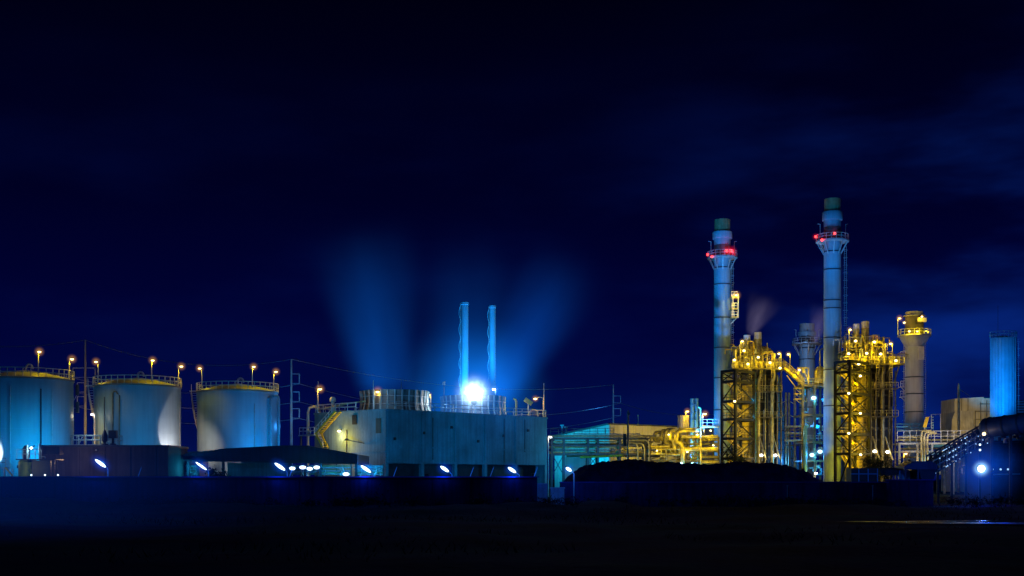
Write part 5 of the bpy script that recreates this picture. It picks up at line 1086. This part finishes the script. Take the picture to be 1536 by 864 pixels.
q = P(1230, 577, Y + 3); t2 = thing('round_vessel', 'upright yellow-lit vessel on the middle frame roof', 'vessel', q); R = 8.5 * Y / F
MB().lathe(q, [(R, 0), (R, 2.6), (R * .8, 3.3), (R * .3, 3.8)], 28).build('shell', 'pipe', t2); MB().tube([q + V((0, 0, 3.6)), q + V((0, 0, 7.0)), q + V((.4, 0, 7.4)), q + V((1.4, 0, 7.4))], .16, 8).build('outlet_pipe', 'pipe', t2); MB().lathe(q, [(R * 1.1, 0), (R * 1.1, .2)], 24).build('skirt', 'pipe_dark', t2)
Y = 250
t = thing('stair_bridge', 'yellow-lit stair descending from the left boiler to the middle frame', 'stair', P(1190, 568, Y)); a, b = P(1176, 552, Y), P(1205, 577, Y)
for d_ in (-.6, .6): MB().bar(a + V((0, d_, 0)), b + V((0, d_, 0)), .16, .5).build('stringer', 'pipe', t)
for d_ in (-.6, .6): MB().rail([a + V((0, d_, .2)), b + V((0, d_, .2))], 1.25, .08, 1.2).build('handrail', 'pipe', t)
st = MB()
for i in range(16): p = a.lerp(b, (i + .5) / 16); st.bar(p + V((0, -.6, .05)), p + V((0, .6, .05)), .28, .06)
st.build('treads', 'pipe', t); MB().bar(P(1180, 563, Y), P(1193, 580, Y), .2).build('strut', 'pipe', t)
for i, y in enumerate((583, 591, 599)): MB().bbox((XX(1192, Y), Y - .4, ZZ(y, Y)), (XX(1202, Y), Y + 1.2, ZZ(y, Y) + .15)).build('side_landing', 'yellow', t); MB().bar(P(1193, y, Y - .4), P(1202, y + 7, Y - .4), .12).build('landing_strut', 'pipe', t)
for (x, y) in ((1185, 553), (1197, 563), (1196, 590)): light(P(x, y, Y - 2.5), SODY, 200, t)

# ------------------------------------------------------------------ right pipe bridge, filter house, silo
Y = 238
t = thing('pipe_bridge', 'railed pipe bridge below the grey right stack', 'pipe bridge', (XX(1408, Y), Y, 0))
cols_beams(t, (1349, 1376, 1398, 1430, 1468), (664, 676), Y, 5, 'steel', .36)
for x0, x1 in ((1346, 1384), (1392, 1470)): MB().rail([P(x0, 663, Y - .2), P(x1, 662, Y - .2)], 2.1, .075, 1.3).build('railing', 'steel', t)
MB().rail([P(1346, 648, Y + 5), P(1400, 648, Y + 5)], 1.6, .07, 1.3).build('railing', 'silo', t)
for i, (y, r, x0, x1, m_) in enumerate([(656, .16, 1346, 1388, 'pipe'), (660, .2, 1344, 1470, 'pipe'), (669, .3, 1395, 1470, 'silo'), (673, .16, 1348, 1470, 'pipe'), (681, .3, 1392, 1470, 'silo'), (686, .16, 1350, 1440, 'pipe_dark'), (651, .1, 1400, 1470, 'steel'), (640, .12, 1345, 1362, 'silo'), (636, .12, 1345, 1362, 'silo'), (645, .12, 1345, 1362, 'silo')]):
    MB().tube([P(x0, y, Y + (i * 1.3) % 4), P(x1, y, Y + (i * 1.3) % 4)], r, 8).build('pipe', m_, t)
for i, x in enumerate((1382, 1386.5, 1391)): MB().tube([P(x + 14, 646 + i * 2, Y - .7), P(x + 5, 646 + i * 2, Y - .7), P(x + 1, 648 + i * 2, Y - .7), P(x, 653 + i * 2, Y - .7), V((XX(x, Y), Y - .7, 0))], .2, 8).build('bent_pipe', 'pipe', t)
for i in range(26):
    x = rnd.uniform(1350, 1462); y = rnd.uniform(676, 706); l = rnd.uniform(4, 10); d_ = rnd.uniform(.3, 4)
    MB().tube([P(x, y, Y + d_), P(x, y + l, Y + d_), P(x + rnd.uniform(-7, 7), y + l, Y + d_)], rnd.uniform(.06, .2), 6).build('pipe', rnd.choice(['pipe', 'silo', 'steel', 'pipe_dark']), t)
for (x, y, c_, p_) in ((1370, 655, (1, .85, .7), 200), (1410, 650, (1, .85, .75), 320), (1445, 650, (1, .8, .7), 300), (1360, 640, BLU, 260), (1405, 690, (.2, .5, 1), 260), (1440, 674, SODY, 160), (1385, 690, (1, .7, .3), 160), (1375, 700, SODY, 110)): light(P(x, y, Y - 3), c_, p_, t, .3)
for x, y, s in ((1439, 667, .22), (1455, 670, .16)): work_light(t, x, y, Y - .6, SODY, 60, 'e_sod', s, 'h_sod', .6)
lamp_post('orange lamp at the foot of the pipe bridge, left', 1358.5, 680, 232, 714, LG, 1355.5, SOD, 160, R=.9, z0=0)
t = thing('yellow_panel', 'slanting yellow panel above the pipe bridge', 'panel', P(1389, 642, Y - 1)); MB().prism([P(1384.5, 641, Y - 1), P(1389.5, 641, Y - 1), P(1394, 625, Y - 1), P(1388.5, 626, Y - 1)], (0, .2, 0)).build('panel', 'yellow', t); MB().tube([P(1387, 641, Y - .5), P(1387, 664, Y - .5)], .1, 6).build('post', 'steel', t); light(P(1390, 632, Y - 3), SODY, 70, t)
t = thing('gallows_frame', 'thin grey gallows frame right of the yellow panel', 'frame', P(1400, 664, Y + 2)); MB().tube([P(1397, 664, Y + 2), P(1397, 622, Y + 2), P(1411, 621, Y + 2), P(1411, 648, Y + 2)], .09, 6).build('frame', 'steel', t)
for i in range(5): MB().bar(P(1397, 626 + i * 4, Y + 2), P(1400, 626 + i * 4, Y + 2), .2).build('rung', 'tank', t)
Y = 282
t = thing('filter_house', 'beige sheet-metal air filter house beside the blue silo', 'filter house', (XX(1460, Y), Y, 0))
MB().prism([P(1432, 598, Y), P(1476, 595.5, Y), P(1461, 619, Y), P(1461, 660, Y), V((XX(1461, Y), Y, 0)), V((XX(1432, Y), Y, 0))], (0, 9, 0)).build('hood', 'filter', t)
MB().bbox((XX(1461, Y) + .01, Y + .5, 0), (XX(1489, Y), Y + 9, ZZ(597, Y))).build('filter_box', 'filter', t)
MB().prism([P(1427, 660, Y - 1.6), P(1428, 629, Y - 1.6), P(1433, 617, Y - .1), P(1460, 617, Y - .1), P(1460, 660, Y - 1.6)], (0, .09, 0)).build('rain_hood', 'filter', t)
for x in (1442, 1452): MB().bar(P(x, 598, Y - .15), P(x, 616, Y - .15), .16).build('panel_seam', 'pipe_dark', t)
for x in (1463, 1471, 1480, 1488): MB().bar(P(x, 600, Y + .35), P(x, 655, Y + .35), .16).build('panel_seam', 'pipe_dark', t)
for y in (606, 617, 629, 640): MB().bar(P(1462, y, Y + .38), P(1489, y, Y + .38), .16).build('panel_seam', 'pipe_dark', t)
flood('sodium floodlight before the beige filter house', 1452, 655, 262, P(1453, 616, 282), (1, .70, .16), 9500, 44, .7, group='floodlights at the stacks', lens='e_yel')
t = thing('vent_mast', 'tall pale mast in front of the beige filter house', 'mast', (XX(1438, 262), 262, 0)); MB().tube([(XX(1438, 262), 262, 0), P(1438, 580, 262), P(1438, 575, 262)], [.3, .26, .1], 8).build('mast', 'pipe', t); MB().bar(P(1438, 583, 262), P(1455, 594, 262), .10).build('stay', 'steel', t)
Y = 276
q = V((XX(1505, Y), Y, 0)); t = thing('silo', 'tall blue ribbed silo with a railed top near the right edge', 'silo', q); R = 18 * Y / F; H = ZZ(507, Y)
MB().lathe(q, [(R, 0), (R, H - .1), (R * .2, H + .5)], 40).build('shell', 'silo', t)
for k in range(24): a = 2 * PI * k / 24; d = V((math.cos(a), math.sin(a), 0)) * (R + .02); MB().bar(q + d, q + d + V((0, 0, H)), .16, .12).build('rib', 'silo', t)
n = 20; MB().rail([q + V(((R + .15) * math.cos(2 * PI * i / n), (R + .15) * math.sin(2 * PI * i / n), H)) for i in range(n)], 1.3, .06, 1.1, True).build('railing', 'silo', t)
ladder(t, q, 3, H, R + .4, 'silo'); ladder(t, q, 3, H, -R * .25, 'navy'); MB().tube([q + V((-1.2, 0, H)), q + V((-1.2, 0, ZZ(458, Y)))], .035, 5).build('lightning_rod', 'dark', t)
flood('blue floodlight left of the blue silo', 1484, 660, 258, P(1499, 570, 276), (.0, .36, 1), 60000, 44, .9, group='floodlights at the stacks'); light(P(1496, 560, 262), BLU, 900, t)
Y = 285
t = thing('louvre_tower', 'blue louvred cooler at the right edge behind the silo', 'cooler', (XX(1535, Y), Y, 0)); MB().bbox((XX(1526, Y), Y, 0), (XX(1560, Y), Y + 6, ZZ(600, Y))).build('housing', 'navy', t)
for i in range(7): MB().bbox((XX(1525, Y), Y - .4, ZZ(603 + i * 4, Y)), (XX(1561, Y), Y - .02, ZZ(603 + i * 4, Y) + .25)).build('louvre', 'silo', t)
light(P(1528, 612, 279), BLU, 300, t)

# ------------------------------------------------------------------ conveyor, duct and blue flood at the right
Y = 150
t = thing('conveyor', 'dark inclined conveyor gallery dotted with small glowing glints', 'conveyor', (XX(1440, Y), Y, 0))
lo, hi = P(1398, 712, Y), P(1482, 664, Y); up = V((0, 0, 1.3))
for d_ in (0, 2.0):
    for u in (V((0, 0, 0)), up * .6, up * 1.2, up * 1.75): MB().bar(lo + u + V((0, d_, 0)), hi + u + V((0, d_, 0)), .16, .2).build('chord', 'navy', t)
    for i in range(12):
        a, b = lo.lerp(hi, i / 12), lo.lerp(hi, (i + 1) / 12); MB().bar(a + V((0, d_, 0)), a + up * 1.75 + V((0, d_, 0)), .12).build('strut', 'lattice', t); MB().bar(a + V((0, d_, 0)), b + up * 1.75 + V((0, d_, 0)), .10).build('diagonal', 'lattice', t)
MB().prism([lo + V((0, .15, .25)), hi + V((0, .15, .25)), hi + V((0, 1.85, .25)), lo + V((0, 1.85, .25))], (0, 0, .06)).build('belt', 'dark', t)
MB().rail([lo + V((0, -.3, .1)), hi + V((0, -.3, .1))], 1.5, .04, 1.0).build('walkway_rail', 'steel', t)
for i in range(4): p = lo.lerp(hi, .15 + .25 * i); MB().bbox((p.x - .12, Y + .8, 0), (p.x + .12, Y + 1.04, p.z)).build('trestle_leg', 'dark', t)
rnd = random.Random(4)
for i in range(42):
    f = rnd.random(); p = lo.lerp(hi, f) + V((0, -.35, rnd.choice((.05, .75, 1.5, 2.2)))); MB().ball(p, rnd.uniform(.045, .085), n=8).build('glow_dot', 'e_dim', t)  # glowing dots put in for the sparkle along the gallery rails
light(P(1430, 684, 145), BLU, 70, t); light(P(1455, 674, 145), BLU, 80, t)
t = thing('covered_duct', 'fat dark blue covered duct at the right edge above the flood', 'duct', (XX(1500, Y), Y, 0))
a, b = P(1478, 642, Y - 3), P(1560, 632, Y - 8); d = (b - a).normalized()
MB().tube([a - d * .7, a - d * .4, a, b], [.25, .85, 1.15, 1.2], 24).build('duct', 'navy', t)
for i in range(4): p = a.lerp(b, .1 + .28 * i); MB().tube([p - d * .1, p + d * .1], 1.24, 24).build('band', 'dark', t)
for i in range(3): p = a.lerp(b, .12 + .35 * i); MB().bbox((p.x - .14, p.y - .14, 0), (p.x + .14, p.y + .14, p.z - 1.0)).build('leg', 'dark', t)
for i in range(26):
    x = rnd.uniform(1474, 1534); p = P(x, rnd.uniform(645, 662), Y - 2); MB().box(p, (rnd.uniform(.15, .6), .4, rnd.uniform(.1, .5))).build('fitting', rnd.choice(['dark', 'navy', 'steel']), t)
for x, y, m_ in ((1476, 651, 'e_sod'), (1490, 646, 'e_dim'), (1507, 650, 'e_dim'), (1522, 648, 'e_dim'), (1470, 667, 'e_blu'), (1470, 675, 'e_blu')): MB().ball(P(x, y, Y - 4), .12 if m_ != 'e_sod' else .2).build('glow_dot', m_, t)
light(P(1477, 653, Y - 5), SOD, 20, t)
Y = 152
t = thing('transfer_house', 'black transfer house in shadow at the right edge', 'building', (XX(1515, Y), Y, 0))
MB().bbox((XX(1486, Y), Y, 0), (XX(1560, Y), Y + 8, ZZ(664, Y))).build('wall', 'lattice', t); MB().bbox((XX(1483, Y), Y - .3, ZZ(664, Y)), (XX(1563, Y), Y + 8.3, ZZ(661, Y))).build('roof', 'dark', t)
for x in (1500, 1518, 1532): MB().bbox((XX(x, Y) - .4, Y - .08, ZZ(692, Y)), (XX(x, Y) + .4, Y - .004, ZZ(680, Y))).build('window', 'dark', t)
MB().tube([P(1490, 712, Y - .5), P(1530, 711, Y - .5)], .09, 6).build('pipe', 'tank', t)
for x in (1489, 1501, 1512): MB().ball(P(x, 704, Y - .5), .12).build('glow_dot', 'e_dim', t)
Y = 141
t = thing('loading_hopper', 'dark pitched hopper hood at the low end of the conveyor', 'hopper', (XX(1382, Y), Y, 0))
MB().prism([P(1356, 700, Y), P(1370, 692, Y), P(1396, 691.5, Y), P(1406, 697, Y), P(1406, 704, Y), P(1356, 704, Y)], (0, 3.2, 0)).build('hood', 'roof', t)
MB().prism([P(1378, 704.01, Y + .2), P(1405, 704.01, Y + .2), P(1400, 722, Y + .2), P(1383, 722, Y + .2)], (0, 2.6, 0)).build('bin', 'dark', t)
for x in (1358, 1377): MB().bbox((XX(x, Y), Y + .2, 0), (XX(x, Y) + .16, Y + .36, ZZ(704, Y))).build('leg', 'navy', t)
MB().bbox((XX(1359, Y) + .1, Y + 2.8, 0), (XX(1377, Y), Y + 3.0, ZZ(705, Y))).build('back_panel', 'silo', t)
q = P(1472, 703, 133); t = thing('blue_floodlight', 'dazzling blue-white floodlight at the lower right before the conveyor', 'floodlight', (q.x, 133, 0))
MB().tube([(q.x, 133.3, 0), (q.x, 133.3, q.z)], .07, 8).build('post', 'dark', t); MB().ball(q, .36, n=16).build('lens', 'e_wht', t); MB().ball(q + V((0, .3, .05)), .5, 1, .6, 1).build('lamp_housing', 'dark', t)
light(q + V((0, -.9, -.1)), (.005, .10, 1), 700, t, .3); light(q + V((.5, 1.8, 1.0)), (.01, .22, 1), 30, t, .3)
halo(q, 1.25, 'h_flood_core', t); halo(q, 5.6, 'h_flood', t)
light(P(1508, 716, 136), (.002, .004, 1), 420, t, .3); light(P(1500, 610, 138), (.01, .18, 1), 260, t, .3)  # unseen; the second is added to tint the duct blue

# ------------------------------------------------------------------ coal heap, skips, trees
def heap():
    from mathutils import noise
    prof = [(846, 722), (858, 712), (868, 703), (882, 697.5), (905, 693.5), (930, 691), (958, 690.5), (985, 693), (1010, 695), (1045, 697), (1075, 697.5), (1100, 695), (1130, 694), (1160, 696), (1185, 700), (1203, 707), (1218, 716), (1228, 722)]
    Y0 = 146; vs = []; fs = []; nx = 260; ny = 44
    def top(x):
        for (a, ya), (b, yb) in zip(prof, prof[1:]):
            if a <= x <= b: return ya + (yb - ya) * (x - a) / (b - a)
        return 722
    for j in range(ny + 1):
        v = j / ny; yy = Y0 - 9 + 18 * v
        for i in range(nx + 1):
            x = 846 + 382 * i / nx; h = ZZ(top(x), Y0) * math.sin(PI * v) ** .75
            X = XX(x, Y0); h += (.30 * noise.noise(V((X * .5, yy * .5, 0))) + .24 * noise.noise(V((X * 1.6, yy * 1.6, 3))) + .13 * noise.noise(V((X * 4.1, yy * 4.1, 6)))) * math.sin(PI * v) * min(1, h)
            vs.append((X, yy, max(-.05, h) if 0 < j < ny else -.1))
    n = nx + 1; fs = [(j * n + i, j * n + i + 1, (j + 1) * n + i + 1, (j + 1) * n + i) for j in range(ny) for i in range(nx)]
    tag(MB().add(vs, fs).build('coal_heap', 'coal'), 'long low black coal heap in front of the boilers', 'coal heap')
heap()
for m_ in ('coal', 'weed', 'wall', 'coping', 'leaf'):
    for n_ in M[m_].node_tree.nodes:
        if n_.type == 'BSDF_PRINCIPLED': n_.inputs['Specular IOR Level'].default_value = .08
t = thing('skip', 'dark open skip with pale blue cross bars, right of the coal heap', 'skip', (XX(1298, 143), 143, 0)); Y = 143
MB().bbox((XX(1277, Y), Y, .3), (XX(1316, Y), Y + 2.2, ZZ(702, Y))).build('body', 'dark', t)
for x in (1288, 1302, 1316): MB().bbox((XX(x, Y) - .05, Y - .09, .3), (XX(x, Y) + .05, Y - .003, ZZ(703, Y))).build('upright_bar', 'silo', t)
MB().bbox((XX(1276, Y), Y - .14, ZZ(711.5, Y)), (XX(1316, Y), Y - .092, ZZ(710.3, Y))).build('cross_bar', 'silo', t)
for x in (1280, 1312): MB().box((XX(x, Y), Y + 1.1, .15), (.3, 2.2, .3)).build('skid', 'dark', t)
light(P(1297, 714, 138), BLU, 40, t)
Y = 144
t = thing('dump_truck', 'dark dump truck silhouette with raised-edge body right of the skip', 'truck', (XX(1337, Y), Y, 0))
MB().prism([P(1319, 702, Y), P(1356, 701, Y), P(1353, 713, Y), P(1323, 713, Y)], (0, 2.4, 0)).build('tipper_body', 'dark', t)
MB().bbox((XX(1356, Y) + .05, Y + .1, .9), (XX(1372, Y), Y + 2.3, ZZ(706, Y))).build('cab', 'navy', t)
MB().bbox((XX(1322, Y), Y + .6, .75), (XX(1370, Y), Y + 1.8, 1.1)).build('chassis', 'dark', t)
for x in (1328, 1342, 1365):
    for d_ in (.1, 2.0):
        q = V((XX(x, Y), Y + d_, .5)); wv = [V((.5 * math.cos(2 * PI * k / 20), 0, .5 * math.sin(2 * PI * k / 20))) for k in range(20)]; MB().prism([q + v for v in wv], (0, .3, 0)).build('wheel', 'rubber', t)
def tree(label, x, Y, h, r, seed, group='small dark trees among the plant', zt=0):
    rn = random.Random(seed); q = V((XX(x, Y), Y, zt)); t = thing('tree', label, 'tree', q, group)
    mb = MB(); mb.tube([q, q + V((.1, 0, h * .4)), q + V((-.05, .1, h * .8))], [.14, .10, .04], 8)
    cl = []
    for i in range(9):
        a = rn.uniform(0, 2 * PI); e = q + V((math.cos(a) * r * rn.uniform(.4, .9), math.sin(a) * r * rn.uniform(.4, .9), h * rn.uniform(.5, .95))); cl.append(e); mb.tube([q + V((0, 0, h * rn.uniform(.3, .6))), e], [.06, .02], 5)
    mb.build('trunk', 'bark', t); lf = MB()
    for i in range(900):
        c_ = rn.choice(cl); p = c_ + V([rn.gauss(0, r * .27) for _ in range(3)]); a = V([rn.uniform(-1, 1) for _ in range(3)]).normalized() * rn.uniform(.12, .26); b = a.orthogonal().normalized() * a.length * .5
        lf.add([p - a, p + b, p + a, p - b], [(0, 1, 2, 3)])
    lf.build('crown', 'leaf', t)
tree('dark bush silhouette under the left half of the shed', 322, 151, 4.2, 1.1, 1); tree('dark small tree at the foot of the left stair tower', 1096, 240, 9.0, 2.6, 2)
tree('dark small tree between the skip and the right boiler', 1302, 222, 7.4, 2.0, 3); tree('dark low tree behind the dump truck', 1332, 220, 6.4, 2.6, 4); tree('low dark shrub at the right foot of the left stair tower', 1112, 243, 7.2, 1.8, 6)
for x, lb in ((1181, 'pale upright marker on the heap wall, left'), (1309, 'pale upright marker on the heap wall, right')):
    q = V((XX(x, 130.5), 130.5, 0)); t = thing('marker_post', lb, 'post', q, 'pale posts before the heap wall'); MB().tube([q, q + V((0, 0, 2.2))], .05, 6).build('post', 'pale', t); MB().box(q + V((0, 0, 2.25)), (.16, .16, .1)).build('cap', 'pale', t)

mm = vol_halo('low_mist_glow', (.0003, .018, .16), .013, 1.5, 2.0); g = None
bm_ = bpy.data.meshes.new('ground_mist_glow'); b_ = bmesh.new(); bmesh.ops.create_icosphere(b_, subdivisions=3, radius=1.0); b_.to_mesh(bm_); b_.free(); bm_.materials.append(mm)
g = bpy.data.objects.new('ground_mist_glow', bm_); COL.objects.link(g); g.location = (-38, 76, 2.5); g.scale = (26, 46, 9); g['kind'] = 'stuff'; g['label'] = 'faint blue glowing ground mist before the wall at the far left'  # haze emits its own faint blue; no lamp lights it

light(P(447, 640, 221), BLU, 500, None, .3); light(P(446, 585, 221), BLU, 400, None, .3); light(P(914, 612, 302), BLU, 1300, None, .3)  # unseen blue lights added to brighten two utility poles
light(P(121, 640, 221), (1, .62, .12), 500, None, .3)  # unseen sodium light added to warm the left utility pole

light(P(1193, 545, 288), (.16, .42, 1), 1500, S3, .3); light(P(1196, 505, 290), (.16, .42, 1), 800, S3, .3); light(P(1228, 580, 286), (1, .66, .34), 1200, S3, .3)  # unseen blue and warm lights added to lift the rear grey stack
